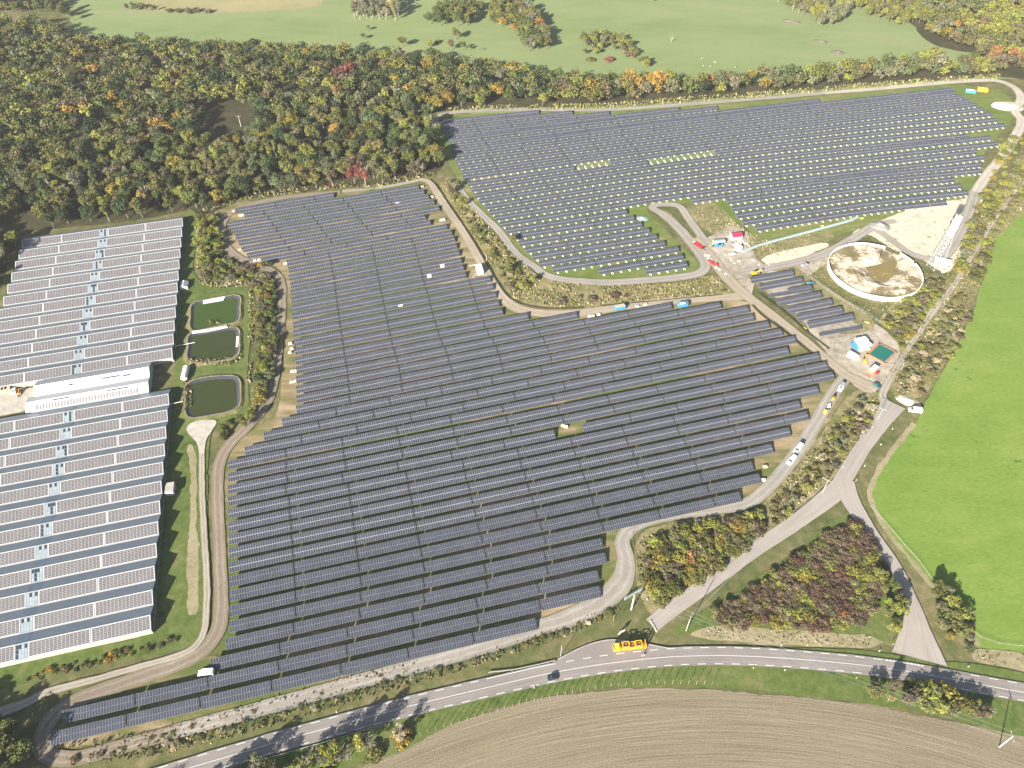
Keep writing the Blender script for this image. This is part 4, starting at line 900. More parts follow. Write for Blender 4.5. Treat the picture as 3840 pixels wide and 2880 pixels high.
def tree(name, p, h, kind, colr, label, group, cat='tree', w=1.0, r=tr, single=False):
    i = int(r.integers(4)); cm, tm, _ = PROTO[kind][i]
    w = w * 1.5 if 'bush' in kind else w
    s = (h * w, h * w * r.uniform(0.9, 1.1), h)
    if single:
        o = link(name, cm, None, (p[0], p[1], 0), (0, 0, r.uniform(0, 6.28)), s); o.color = vary(PAL[colr][0], r)
        return tag(o, label, cat, group)
    o = empty(name, (p[0], p[1], 0), r.uniform(0, 6.28), s); tag(o, label, cat, group)
    c = link('crown', cm, o); c.color = vary(PAL[colr][0], r); link('trunk', tm, o)
    return o
def pick(weights, r=tr):
    k = list(weights); w = np.array([weights[x] for x in k], float); return k[int(r.choice(len(k), p=w / w.sum()))]
# ---- the wood and the belt of trees behind the upper field
far_top = {i for i in range(0, 22)}
wood = [xy(D(x, y, 8.0 if i in far_top else 0.0)) for i, (x, y) in enumerate(WOOD)]
clear = [[xy(D(*p)) for p in q] for q in ([(425, 235), (500, 225), (570, 240), (560, 270), (530, 300), (470, 330), (420, 300)], [(-20, 165), (120, 162), (260, 175), (255, 192), (120, 182), (-20, 182)], [(395, 148), (470, 158), (545, 165), (540, 182), (460, 178), (395, 165)], [(150, 64), (250, 74), (262, 100), (180, 108), (140, 90)],
      [(0, 470), (60, 470), (120, 500), (40, 520), (-20, 560)], [(560, 180), (620, 195), (690, 215), (660, 225), (580, 205)], [(205, 255), (250, 265), (300, 300), (270, 310), (215, 285)])]
pts = scatter(wood, 7.2, tr, clear, 1.2)
pts.sort(key=lambda p: p[0] ** 2 + p[1] ** 2)
def wood_colour(p, r):
    x, y = p; right = x > 60
    if right:
        w = {'green': 3, 'olive': 5, 'khaki': 3, 'lime': 3, 'yellow': 1.2, 'gold': 0.5, 'grey': 2, 'brown': 1.0, 'sage': 2, 'dark': 0.6, 'orange': 0.25}
        if x > 250: w.update({'lime': 5, 'grey': 4, 'yellow': 1.5, 'dark': 0})
    else: w = {'green': 5, 'dark': 3.2, 'olive': 5, 'khaki': 2.4, 'lime': 1.8, 'yellow': 0.9, 'gold': 0.35, 'orange': 0.12, 'sage': 1.6, 'brown': 0.7, 'grey': 0.7}
    for c, rad, k in REDS:
        if (Vector(p) - c).length < rad: w = {k: 4, 'khaki': 1, 'brown': 1, 'olive': 0.5}
    return pick(w, r)
REDS = [(xy(D(775, 395)), 12, 'red'), (xy(D(720, 400)), 9, 'brown'), (xy(D(830, 400)), 9, 'brown'), (xy(D(905, 375)), 7, 'lime'), (xy(D(1395, 195)), 14, 'gold'), (xy(D(2180, 150)), 22, 'orange'), (xy(D(2140, 145)), 12, 'orange'), (xy(D(345, 300)), 10, 'gold'), (xy(D(180, 250)), 10, 'gold'), (xy(D(740, 185)), 12, 'red'), (xy(D(2030, 110)), 14, 'lime'), (xy(D(2160, 70)), 40, 'lime'), (xy(D(1640, 300)), 4, 'orange')]
near, rest = pts[:300], pts[300:]
for p in near:
    c = wood_colour(p, tr); x, y = p
    edge = x > -45
    kind = pick({'round': 5, 'broad': 4, 'tall': 0.8, 'loose': 1.0}, tr); h = tr.uniform(11, 16) if not edge else tr.uniform(9, 14)
    where = 'in the belt behind the upper solar field' if edge else 'in the big autumn wood'
    tree('belt_tree' if edge else 'wood_tree', p, h, kind, c, '%s broadleaf tree %s' % (PAL[c][1], where), 'trees of the belt' if edge else 'trees of the autumn wood', w=1.12 if kind in ('round', 'broad') else 1.0)
LOW = []
for i in range(8):
    r = np.random.default_rng(700 + i); k = KINDS['round' if i % 3 else 'broad']
    LOW.append(leaf_quads(crown_clumps(r, 12, k[1], k[2], k[3], 0.11, 0.18), 26, 0.085, r))
Qs, Cs = [], []
for p in rest:
    Q, tn = LOW[int(tr.integers(8))]; h = tr.uniform(11, 16.5); t = tr.uniform(0, 6.28); ct, st = math.cos(t), math.sin(t); w = 1.15 * tr.uniform(0.85, 1.15)
    X = Q.copy(); x, y = Q[..., 0] * h * w, Q[..., 1] * h * w
    X[..., 0] = x * ct - y * st + p[0]; X[..., 1] = x * st + y * ct + p[1]; X[..., 2] = Q[..., 2] * h
    c = np.array(vary(PAL[wood_colour(p, tr)][0], tr)[:3]); Qs.append(X); Cs.append(c[None, :] * (0.55 + 0.9 * tn[:, None]))
o = link('far_wood', quad_mesh('far_wood', np.concatenate(Qs), M['mass_leaf'], None, np.concatenate(Cs)))
tag(o, 'dense mass of autumn trees filling the far wood', 'wood', kind='stuff')
print('wood', len(pts), sum(len(q) for q in Qs))
# ---- thickets: (name, outline, spacing, heights, kinds, colours, where, group)
def thicket(name, poly, d, h, kinds, cols, where, noun='shrub', w=1.0, inset=0.6, single=True, seed=1, holes=()):
    r = np.random.default_rng(seed); P = [xy(q) for q in poly]
    for p in scatter(P, d, r, holes, inset):
        c = pick(cols, r); k = pick(kinds, r)
        tree(name, p, r.uniform(*h), k, c, '%s %s %s' % (PAL[c][1], noun, where), '%ss %s' % (noun, where), 'shrub' if 'shrub' in noun or 'bush' in noun else 'tree', w, r, single)
B = {'bush': 3, 'thin_bush': 1}; TR = {'round': 3, 'broad': 2, 'loose': 1}
MIX = {'olive': 4, 'khaki': 3, 'lime': 2, 'green': 2, 'brown': 1.4, 'yellow': 0.8, 'grey': 1.6}
thicket('roadside_shrub', Ds((1392, 1170), (1460, 1150), (1600, 1118), (1650, 1100), (1640, 1160), (1560, 1225), (1430, 1308), (1400, 1290), (1385, 1240)), 2.9, (2.6, 4.6), {'bush': 4, 'thin_bush': 1}, {'lime': 4, 'yellow': 2.5, 'olive': 3, 'khaki': 2, 'brown': 1, 'green': 1, 'orange': 0.3}, 'in the thicket between the gravel track and the access road', w=0.95, seed=2)
thicket('roadside_shrub', Ds((1660, 1095), (1720, 1040), (1790, 950), (1850, 860), (1895, 880), (1880, 915), (1800, 1020), (1720, 1100), (1660, 1150)), 3.4, (1.8, 3.6), {'bush': 2, 'thin_bush': 3}, {'olive': 3, 'khaki': 4, 'lime': 1.2, 'grey': 2.5, 'brown': 2, 'straw': 1.5, 'plum': 0.6}, 'along the upper stretch of the access road', w=0.95, seed=3)
thicket('triangle_shrub', Ds((1850, 1125), (1880, 1180), (1915, 1240), (1900, 1290), (1860, 1350), (1760, 1355), (1560, 1348), (1540, 1330), (1630, 1275), (1720, 1215), (1800, 1150)), 2.2, (2.2, 3.6), {'bush': 5, 'thin_bush': 0.6}, {'plum': 6, 'brown': 3.5, 'lime': 1.6, 'yellow': 0.9, 'olive': 1.4, 'khaki': 2, 'orange': 0.4}, 'in the triangle between the roads', w=1.1, inset=0.3, seed=4)
thicket('triangle_tree', Ds((1895, 1235), (1935, 1250), (1955, 1300), (1950, 1345), (1920, 1385), (1890, 1370), (1905, 1310), (1880, 1270)), 3.8, (5, 7.5), {'round': 3, 'broad': 2}, {'lime': 3, 'olive': 3, 'green': 2, 'khaki': 1}, 'at the right edge of the triangle thicket', 'tree', 1.1, 0.8, False, 5)
thicket('meadow_tree', Ds((1998, 1255), (2035, 1255), (2070, 1325), (2105, 1395), (2095, 1420), (2055, 1400), (2015, 1335)), 3.3, (4.2, 6.5), {'round': 2, 'broad': 3, 'bush': 1}, {'grey': 2, 'olive': 3, 'lime': 2.5, 'yellow': 0.8, 'sage': 1.5, 'brown': 0.5}, 'between the lane and the bright meadow', 'tree', 1.1, 0.5, False, 6)
thicket('road_tree', Ds((1872, 1495), (1940, 1485), (2020, 1500), (2110, 1525), (2145, 1548), (2100, 1558), (1990, 1540), (1890, 1512)), 3.1, (4.2, 7.0), {'round': 2, 'broad': 2, 'loose': 1.4, 'bush': 1}, {'lime': 3.5, 'olive': 3, 'yellow': 1.2, 'brown': 1.2, 'khaki': 1.5}, 'beside the ploughed field at the road bend', 'tree', 1.1, 0.3, False, 7)
thicket('hedge_shrub', Ds((432, 470), (462, 462), (480, 520), (478, 560), (440, 590), (430, 540)), 3.6, (3.2, 5.2), {'bush': 3, 'round': 2}, {'lime': 3, 'olive': 3, 'green': 2, 'yellow': 1}, 'beside the upper corner of the greenhouse', w=0.9, seed=8)
thicket('hedge_shrub', Ds((436, 590), (480, 560), (540, 585), (590, 600), (600, 640), (560, 630), (500, 608), (450, 608)), 3.4, (2.4, 4.6), B, {'olive': 3, 'khaki': 2, 'lime': 2, 'green': 2.5, 'brown': 1.3, 'grey': 1}, 'above the ponds', w=0.9, seed=9)
thicket('hedge_shrub', Ds((555, 625), (600, 640), (602, 720), (592, 800), (570, 865), (540, 905), (528, 890), (552, 840), (556, 760), (552, 690)), 3.0, (2.4, 4.6), B, {'green': 3, 'dark': 2, 'olive': 3, 'lime': 2, 'yellow': 1.2, 'khaki': 2, 'brown': 1.2, 'sage': 1.5}, 'in the hedge between the ponds and the lower field', w=0.85, seed=10)
thicket('hedge_shrub', Ds((470, 925), (500, 905), (540, 905), (500, 945), (478, 955)), 2.8, (2.0, 3.6), B, {'olive': 3, 'lime': 2, 'green': 2, 'plum': 0.6}, 'beside the concrete apron', w=0.9, seed=11)
thicket('bank_shrub', Ds((955, 400), (985, 405), (1020, 470), (1085, 530), (1120, 575), (1150, 605), (1120, 640), (1085, 605), (1050, 545), (1005, 478)), 3.6, (1.3, 2.8), {'bush': 3, 'thin_bush': 2}, {'lime': 3, 'olive': 3, 'khaki': 2, 'brown': 1, 'green': 1.4, 'straw': 1}, 'on the bank between the two solar fields', w=1.0, seed=12)
thicket('bank_shrub', Ds((1160, 615), (1300, 622), (1460, 615), (1540, 605), (1570, 630), (1480, 642), (1300, 655), (1180, 655)), 6.0, (0.7, 1.5), {'bush': 2, 'thin_bush': 2}, {'straw': 4, 'olive': 2, 'khaki': 2}, 'on the dry grass bank between the fields', 'low bush', 1.2, seed=13)
thicket('path_shrub', Ds((1905, 695), (1990, 615), (2035, 600), (2045, 625), (2010, 670), (1965, 735), (1945, 760), (1925, 720)), 3.4, (2.2, 4.4), B, {'lime': 3, 'yellow': 1.6, 'olive': 3, 'khaki': 2, 'grey': 1.4, 'brown': 1}, 'between the round basin and the footpath', w=0.95, seed=14)
thicket('path_shrub', Ds((2035, 660), (2075, 640), (2105, 680), (2075, 750), (2030, 810), (2000, 855), (1950, 850), (1940, 815), (1965, 770), (2005, 715)), 3.6, (1.6, 3.4), {'bush': 2, 'thin_bush': 3}, {'khaki': 4, 'straw': 2.5, 'olive': 2.5, 'brown': 2, 'lime': 0.8, 'grey': 1.5}, 'between the footpath and the bright meadow', w=0.95, seed=15)
thicket('path_shrub', Ds((2160, 300), (2235, 300), (2235, 350), (2190, 410), (2150, 460), (2100, 540), (2070, 600), (2060, 575), (2095, 480), (2125, 420), (2150, 360)), 4.0, (2.0, 4.4), B, {'lime': 4, 'olive': 3, 'khaki': 1.5, 'yellow': 1.2, 'grey': 1}, 'along the white track to the right of the upper field', w=1.0, seed=16)
thicket('path_shrub', Ds((2240, 370), (2200, 440), (2155, 505), (2130, 560), (2105, 620), (2085, 610), (2110, 545), (2160, 465), (2225, 375)), 4.2, (2.0, 4.2), B, {'lime': 3, 'olive': 4, 'khaki': 2, 'green': 1}, 'in a line at the top edge of the bright meadow', w=1.05, seed=17)
thicket('garden_shrub', [T(0, 3, u, v) for u, v in ((200, 880), (500, 780), (900, 690), (1250, 600), (1540, 530), (1555, 570), (1250, 670), (900, 760), (560, 850), (220, 930))], 1.9, (0.8, 1.7), B, {'gold': 2, 'brown': 2.5, 'khaki': 2.5, 'olive': 2, 'plum': 1.5, 'green': 1.5, 'yellow': 1}, 'in the bed along the greenhouse nearest the road', w=1.0, inset=0.3, seed=18)
thicket('verge_shrub', Ds((150, 1635), (400, 1590), (700, 1510), (1000, 1428), (1200, 1365), (1330, 1312), (1335, 1322), (1200, 1380), (1000, 1445), (700, 1530), (420, 1612), (170, 1655)), 3.2, (0.7, 1.6), B, {'straw': 2, 'khaki': 3, 'brown': 2.5, 'olive': 2, 'yellow': 0.8}, 'on the verge between the gravel track and the road', 'low bush', 1.3, 0.4, seed=19)
thicket('verge_shrub', Ds((250, 1605), (450, 1560), (700, 1490), (900, 1435), (900, 1445), (700, 1502), (450, 1572), (260, 1618)), 3.0, (0.4, 0.9), B, {'straw': 2, 'khaki': 3, 'olive': 3, 'brown': 1}, 'in front of the lowest row of solar tables', 'low bush', 1.5, 0.2, seed=20)
thicket('corner_tree', Ds((-90, 1540), (0, 1550), (45, 1575), (70, 1640), (60, 1720), (-60, 1760), (-120, 1640)), 5.0, (7, 11), TR, {'dark': 3, 'green': 2, 'olive': 2}, 'in the dark clump at the bottom left corner', 'tree', 1.15, 0.5, False, 21)
thicket('corner_tree', [Vector((-185, 52)), Vector((-135, 58)), Vector((-90, 76)), Vector((-60, 74)), Vector((-70, 66)), Vector((-120, 46)), Vector((-190, 36))], 5.5, (9, 13), TR, {'dark': 3, 'green': 2, 'olive': 2}, 'shading the loop of the dirt track', 'tree', 1.05, 0.5, False, 22)
for i, (x, y, h, k, c) in enumerate([(520, 1690, 10, 'tall', 'lime'), (560, 1660, 9, 'loose', 'grey'), (590, 1668, 7, 'loose', 'lime'), (690, 1645, 9.5, 'loose', 'lime'), (715, 1652, 10.5, 'loose', 'lime'), (735, 1630, 11, 'tall', 'lime'), (752, 1640, 9, 'loose', 'grey'), (783, 1618, 10.5, 'tall', 'lime'), (800, 1612, 9.5, 'loose', 'grey'), (866, 1592, 8, 'loose', 'straw'), (870, 1597, 3.2, 'bush', 'gold'), (665, 1668, 10, 'loose', 'lime'), (640, 1690, 10, 'loose', 'lime'), (810, 1632, 3, 'bush', 'olive')]):
    tree('poplar' if k in ('tall', 'loose') else 'verge_shrub', D(x, y), h, k, c, '%s %s, %s of those lining the road at the bottom edge' % (PAL[c][1], 'poplar' if h > 4 else 'bush', nth(i + 1)), 'trees at the bottom edge of the road', 'tree' if h > 4 else 'shrub', 1.25)
for i, (x, y, h, k, c) in enumerate([(975, 420, 7, 'round', 'brown'), (990, 405, 6, 'broad', 'khaki'), (1098, 590, 6.5, 'round', 'olive'), (1110, 525, 6, 'round', 'olive'), (1150, 612, 5.5, 'round', 'lime'), (1000, 440, 4, 'bush', 'lime'), (1130, 620, 3.5, 'bush', 'lime'), (965, 400, 5, 'loose', 'red')]):
    tree('bank_tree', D(x, y), h, k, c, '%s tree on the bank between the fields, %s from its upper end' % (PAL[c][1], nth([1, 3, 6, 5, 8, 4, 7, 2][i])), 'trees on the bank between the fields', 'tree', 1.15)
for i, (x, y, h, c) in enumerate([(1212, 652, 2.6, 'brown'), (1278, 648, 2.6, 'brown'), (1330, 640, 2.6, 'plum'), (1352, 640, 1.4, 'plum')]):
    tree('bank_shrub', D(x, y), h, 'bush', c, '%s bush, %s from left on the grass bank between the fields' % (PAL[c][1], nth(i + 1)), 'brown bushes on the bank', 'shrub', 1.25, single=True)
for i, (x, y, h, k, c) in enumerate([(440, 490, 7, 'round', 'lime'), (448, 520, 7, 'round', 'lime'), (455, 560, 6, 'round', 'olive'), (565, 575, 5.5, 'round', 'gold'), (578, 570, 5, 'round', 'green'), (582, 640, 5, 'round', 'orange'), (545, 900, 6, 'round', 'lime'), (520, 905, 5.5, 'round', 'green'), (530, 915, 5, 'round', 'olive')]):
    tree('hedge_tree', D(x, y + 8), h, k, c, '%s hedge tree, %s going down from the greenhouse corner' % (PAL[c][1], nth(i + 1)), 'taller trees of the pond hedge', 'tree', 1.2)
# ---- trees standing in the pasture
def copse(poly, d, h, kinds, cols, where, seed):
    thicket('pasture_tree', [D(*q) for q in poly], d, h, kinds, cols, where, 'tree', 1.1, 0.0, False, seed)
copse([(762, 44), (860, 44), (862, 10), (775, 10)], 5.0, (13, 17), {'tall': 4, 'loose': 2}, {'grey': 4, 'straw': 1.5, 'lime': 2}, 'in the poplar copse at the top of the pasture', 31)
copse([(925, 55), (1010, 58), (1030, 40), (1040, 20), (950, 20)], 6.5, (10, 13), {'round': 3, 'broad': 2}, {'green': 3, 'olive': 2}, 'in the dark copse on the pasture', 32)
copse([(1060, 55), (1120, 80), (1140, 112), (1185, 108), (1185, 70), (1150, 30), (1110, 10), (1060, 12)], 6.0, (9, 13), {'round': 3, 'broad': 3}, {'olive': 3, 'lime': 2, 'green': 1.5, 'gold': 0.5, 'grey': 1}, 'in the tall copse at the middle of the pasture', 33)
copse([(1248, 100), (1290, 120), (1300, 105), (1330, 110), (1375, 140), (1400, 150), (1345, 85), (1290, 75), (1255, 85)], 5.0, (5.5, 8.5), {'round': 3, 'broad': 2}, {'olive': 3, 'lime': 2, 'grey': 1.5, 'brown': 1, 'red': 0.6}, 'in the ring of trees on the pasture', 34)
copse([(1680, 12), (1730, 35), (1770, 58), (1800, 60), (1830, 40), (1835, 15), (1800, -20), (1680, -20)], 6.0, (9, 12), {'round': 3, 'loose': 2, 'broad': 2}, {'grey': 3, 'lime': 2, 'olive': 3}, 'in the left copse of the far right pasture', 35)
copse([(1848, 20), (1880, 40), (1930, 56), (1990, 52), (2000, 25), (1990, -10), (1860, -20)], 5.6, (8, 11), {'round': 3, 'broad': 3}, {'lime': 3, 'olive': 3, 'khaki': 1.5}, 'in the right copse of the far right pasture', 36)
copse([(270, 22), (345, 26), (346, 20), (272, 14)], 4.5, (4, 6), {'round': 2, 'bush': 1}, {'khaki': 3, 'brown': 2}, 'in the top hedge by the stubble', 37)
copse([(365, 27), (400, 28), (456, 30), (455, 25), (366, 22)], 6.5, (3.5, 4.5), {'bush': 1}, {'khaki': 3, 'brown': 2}, 'in the gappy hedge below the stubble', 38)
copse([(-40, 30), (120, 30), (160, 45), (130, 10), (-40, -10)], 6.5, (9, 12), {'round': 3, 'broad': 2}, {'green': 2, 'dark': 2, 'olive': 2}, 'at the top left corner', 39)
for i, (x, y, h, k, c) in enumerate([(785, 85, 6, 'round', 'brown'), (795, 66, 5, 'round', 'khaki'), (868, 102, 10, 'broad', 'olive'), (928, 103, 7.5, 'round', 'lime'), (945, 92, 3, 'bush', 'olive'), (975, 108, 9, 'round', 'brown'), (985, 85, 11, 'round', 'olive'), (1000, 108, 7, 'round', 'green'), (1015, 108, 5, 'round', 'olive'), (1040, 110, 3.5, 'loose', 'brown'), (1262, 118, 6, 'round', 'khaki'), (1275, 132, 3.5, 'bush', 'olive'), (1315, 132, 4, 'bush', 'red'), (1410, 4, 6, 'round', 'lime')]):
    tree('pasture_tree', D(x, y), h, k, c, '%s lone tree on the pasture, %s from the left' % (PAL[c][1], nth(i + 1)), 'single trees on the pasture', 'tree', 1.2)
for i, (x, y, h, rz) in enumerate([(1449, 92, 7, 0.4), (2180 / DK * 1.736, 1500 / DK, 0, 0)][:1]):
    b = link('dead_tree', BARE[0], None, D(x, y), (0, 0, rz), (h * 1.4, h * 1.4, h)); tag(b, 'bare grey dead tree standing alone on the pasture', 'tree')
for i, (p, h, wd) in enumerate([(D(1955, 745), 5, 'beside the footpath below the basin'), (D(1945, 800), 7, 'above the access road head'), (D(1690, 1115), 4, 'in the strip beside the vans'), (D(1705, 1060), 4.5, 'behind the parked white vans'), (D(1770, 960), 4, 'beside the parked machines'), (D(1850, 900), 5, 'left of the access road'), (T(3, 1, 1000, 1090), 4, 'below the round basin')]):
    b = link('bare_tree', BARE[i % 3], None, p, (0, 0, i * 1.3), (h * 1.3, h * 1.3, h)); tag(b, 'leafless pale tree %s' % wd, 'tree', 'leafless trees')

# ================================================================ VEHICLES AND SITE THINGS
def head(a, b): d = xy(b) - xy(a); return math.atan2(d.y, d.x)
def hull(mb, prof, w, m=0, tum=0.86, zt=1.0):
    """side profile of (x, z) points; narrower above zt"""
    n = len(prof); k = len(mb.v)
    for s in (-1, 1):
        for x, z in prof: mb.v.append((x, s * w / 2 * (tum if z > zt else 1.0), z))
    for i in range(n):
        j = (i + 1) % n; mb.f.append((k + i, k + j, k + n + j, k + n + i)); mb.m.append(m)
    mb.f.append(tuple(k + n - 1 - i for i in range(n))); mb.m.append(m); mb.f.append(tuple(k + n + i for i in range(n))); mb.m.append(m)
def wheels(root, xs, w, r=0.34, tw=0.24):
    for x in xs:
        for s in (-1, 1):
            m = MB(); m.tube((x, s * (w / 2 - tw), r), (x, s * (w / 2 + 0.02), r), r, n=12); o = m.build('wheel', M['dark'], root)
            m = MB(); m.tube((x, s * (w / 2 + 0.0), r), (x, s * (w / 2 + 0.035), r), r * 0.55, n=10); m.build('rim', M['silver'], o)
def panel(root, name, pts, mat): m = MB(); m.poly(pts); return m.build(name, mat, root)
def vehicle(name, nose, tail, kind, paint, label, cat, w=None, L=None):
    """nose and tail: ground points under its two ends"""
    c = (xy(nose) + xy(tail)) / 2; L = L or (xy(nose) - xy(tail)).length; rz = head(tail, nose)
    r = empty(name, (c.x, c.y, 0.14), rz); tag(r, label, cat); h = L / 2
    if kind == 'van':
        w, H = w or 2.0, 2.45; t = 0.88
        prof = [(-h, .3), (h, .3), (h, .85), (h - .25, 1.05), (h - .95, 1.22), (h - 1.75, H - .12), (h - 2.2, H), (-h + .1, H), (-h, H - .15)]; zt = 1.25
        ws = ((h - 1.0, 1.27), (h - 1.72, H - .18)); side = (h - 2.9, h - 1.85, 1.35, 2.05); xs = (-h + .95, h - .95)
    elif kind == 'pickup':
        w, H = w or 1.9, 1.75; t = 0.85
        prof = [(-h, .4), (h, .35), (h, .95), (h - 1.3, 1.1), (h - 1.9, H), (h - 3.0, H), (h - 3.2, 1.1), (-h, 1.1)]; zt = 1.2; ws = ((h - 1.35, 1.15), (h - 1.85, H - .06)); side = (h - 3.0, h - 1.9, 1.15, 1.6); xs = (-h + .9, h - .9)
    else:
        w, H = w or 1.75, 1.5; t = 0.8
        prof = [(-h, .3), (h, .3), (h, .7), (h - .9, .92), (h - 1.55, H - .05), (h - 2.0, H), (-h + .75, H - .04), (-h + .1, .95), (-h, .85)]; zt = 1.0; ws = ((h - .98, .97), (h - 1.52, H - .09)); side = (-h + .8, h - 1.6, 1.0, 1.36); xs = (-h + .7, h - .75)
    m = MB(); hull(m, prof, w, 0, t, zt); m.build('body', M[paint], r)
    a, b = ws; q = w / 2 * t - .06
    dx, dz = a[1] - b[1], a[0] - b[0]; ln = math.hypot(dx, dz); ox, oz = 0.02 * abs(dx) / ln + .005, 0.02 * abs(dz) / ln + .005
    panel(r, 'windscreen', [(a[0] + ox, -q - .04, a[1] + oz), (a[0] + ox, q + .04, a[1] + oz), (b[0] + ox, q, b[1] + oz), (b[0] + ox, -q, b[1] + oz)], M['glass'])
    for s in (-1, 1):
        y = s * (w / 2 * t + .012); pts = [(side[0], y, side[2]), (side[1] + .25, y, side[2]), (side[1], y, side[3]), (side[0], y, side[3])]
        panel(r, 'side_window', pts if s < 0 else pts[::-1], M['glass'])
        l = MB(); l.box((h - .02, s * (w / 2 - .28), .72), (.08, .34, .2)); l.build('headlight', M['alu'], r)
        l = MB(); l.box((-h + .0, s * (w / 2 - .2), .85), (.06, .2, .28)); l.build('tail_light', M['red'], r)
        l = MB(); l.box((side[1] + .3, s * (w / 2 + .08), side[2] + .05), (.14, .2, .2)); l.build('mirror', M['dark'], r)
    if kind == 'car': panel(r, 'rear_window', [(-h + .2, q, 1.0), (-h + .2, -q, 1.0), (-h + .72, -q, H - .08), (-h + .72, q, H - .08)], M['glass'])
    if kind == 'van':
        l = MB(); l.box((0, 0, H + .015), (L * .5, w * .5, .03)); l.build('roof_ribs', M[paint], r)
    if kind == 'pickup':
        l = MB(); l.box((-h + 1.1, 0, 1.12), (1.9, w - .3, .12)); l.build('load_bed', M['dark'], r)
    wheels(r, xs, w); return r
A_, B_ = T(0, 3, 1722, 852), T(0, 3, 1852, 842)
vehicle('white_van', A_, B_, 'van', 'white', 'white van parked at the left end of the solar rows', 'van', 2.1, 5.6)
def V9(u, v): return W(2560, 1400, 640 / 1269, u, v)
vehicle('white_van', V9(772, 692), V9(838, 622), 'van', 'white', 'white van with dark windscreen at the front of the parked pair', 'van', 2.0, 5.2)
vehicle('white_van', V9(822, 612), V9(888, 530), 'van', 'white', 'long white van parked behind the other white van', 'van', 2.1, 5.8)
Z7 = lambda u, v: W(3060, 1400, 260 / 1269, u, v)
vehicle('silver_van', Z7(400, 365), Z7(505, 200), 'van', 'silver', 'silver grey van at the head of the line on the gravel track', 'van', 2.0, 5.0)
vehicle('white_van', T(3, 2, 1215, 232), T(3, 2, 1315, 245), 'van', 'white', 'white van parked beside the bright green meadow', 'van', 2.1, 5.8)
vehicle('teal_car', Z7(1160, 275), Z7(1065, 205), 'car', 'teal', 'dark teal car half hidden under a tree by the yard', 'car', 1.75, 4.0)
vehicle('pickup_truck', V10(520, 84), V10(580, 58), 'pickup', 'silver', 'silver pickup with dark bed beside the short solar rows', 'pickup', 1.9, 4.8)
vehicle('white_car', Vs(105, 278), Vs(112, 235), 'car', 'white', 'white car in the concrete yard between the greenhouses', 'car', 1.8, 4.2)
vehicle('dark_car', W(1900, 2480, 260 / 1270, 775, 325), W(1900, 2480, 260 / 1270, 905, 300), 'car', 'navy', 'small dark car driving along the main road', 'car', 1.7, 3.7)
def boxy(name, c, d, rz, mat, label, cat, group=None, trims=True, roof=None, z=0.0):
    """container, cabin or skip: walls, roof, corner posts, door and windows"""
    r = empty(name, (c.x, c.y, z), rz); tag(r, label, cat, group)
    m = MB(); n = max(2, int(d[0] / 0.5)); m.box((0, 0, d[2] / 2), d)
    for i in range(n):
        for s in (-1, 1): m.box((-d[0] / 2 + d[0] * (i + .5) / n, s * (d[1] / 2 + .015), d[2] / 2), (d[0] / n * .5, .05, d[2] - .3))
    m.build('wall', mat, r); m = MB(); m.box((0, 0, d[2] + .05), (d[0] + .08, d[1] + .08, .1)); m.build('roof', roof or mat, r)
    if trims:
        m = MB(); m.box((d[0] * .18, -d[1] / 2 - .05, 1.05), (.9, .06, 2.0)); m.build('door', M['grey'], r)
        for x in (-.25, .38): m = MB(); m.box((d[0] * x, -d[1] / 2 - .05, 1.5), (.9, .06, .8)); m.build('window', M['glass'], r)
    return r
def open_bin(name, c, d, rz, mat, load, label, cat, wheeled=False):
    r = empty(name, (c.x, c.y, 0), rz); tag(r, label, cat); z0 = 0.75 if wheeled else 0.1; t = .08
    m = MB()
    m.box((0, 0, z0 + .05), (d[0], d[1], .1))
    for s in (-1, 1):
        m.box((0, s * (d[1] / 2 - t / 2), z0 + d[2] / 2), (d[0], t, d[2])); m.box((s * (d[0] / 2 - t / 2), 0, z0 + d[2] / 2), (t, d[1] - 2 * t, d[2]))
        for i in range(6): m.box((-d[0] / 2 + d[0] * (i + .5) / 6, s * (d[1] / 2 + .03), z0 + d[2] / 2), (.1, .06, d[2]))
    m.build('bin', mat, r)
    if load == 'wood':
        for i in range(9):
            l = MB(); l.box((-d[0] / 2 + d[0] * (i + .7) / 9.4, 0, z0 + d[2] - .05 + .03 * (i % 2)), (d[0] / 11, d[1] - .3, .2)); l.build('plank', M['pale_wood'], r)
    elif load: l = MB(); l.blob((0, 0, z0 + d[2] * .55), (d[0] * .46, d[1] * .42, d[2] * .75), seed=3, rough=.12); l.build('load', load, r)
    if wheeled:
        wheels(r, (-d[0] * .28, d[0] * .3), d[1], .4); l = MB(); l.box((d[0] / 2 + .8, 0, .6), (1.7, .12, .12)); l.box((0, 0, .62), (d[0], .7, .16)); l.build('drawbar', M['dark'], r)
    return r
open_bin('blue_trailer', W(2300, 700, 640 / 1269, 47, 912), (5.6, 2.5, 1.9), R(16), M['blue'], 'wood', 'blue tipping trailer loaded with timber on the dirt track', 'trailer', True)
open_bin('blue_trailer', W(2300, 700, 640 / 1269, 512, 892), (5.6, 2.5, 1.9), R(16), M['blue'], M['sand'], 'blue tipping trailer heaped with pale sand on the dirt track', 'trailer', True)
open_bin('blue_skip', T(3, 0, 1745, 800), (7.5, 3.2, 2.0), R(-14), M['blue'], M['offwhite'], 'blue skip beside the top corner of the upper field', 'skip')
open_bin('orange_skip', T(3, 0, 1848, 787), (7.5, 3.4, 2.2), R(-16), M['orange'], M['yellow'], 'orange skip on the grass at the top corner of the upper field', 'skip')
Z1v = lambda u, v, z=0.0: W(2580, 840, 320 / 1269, u, v, z)
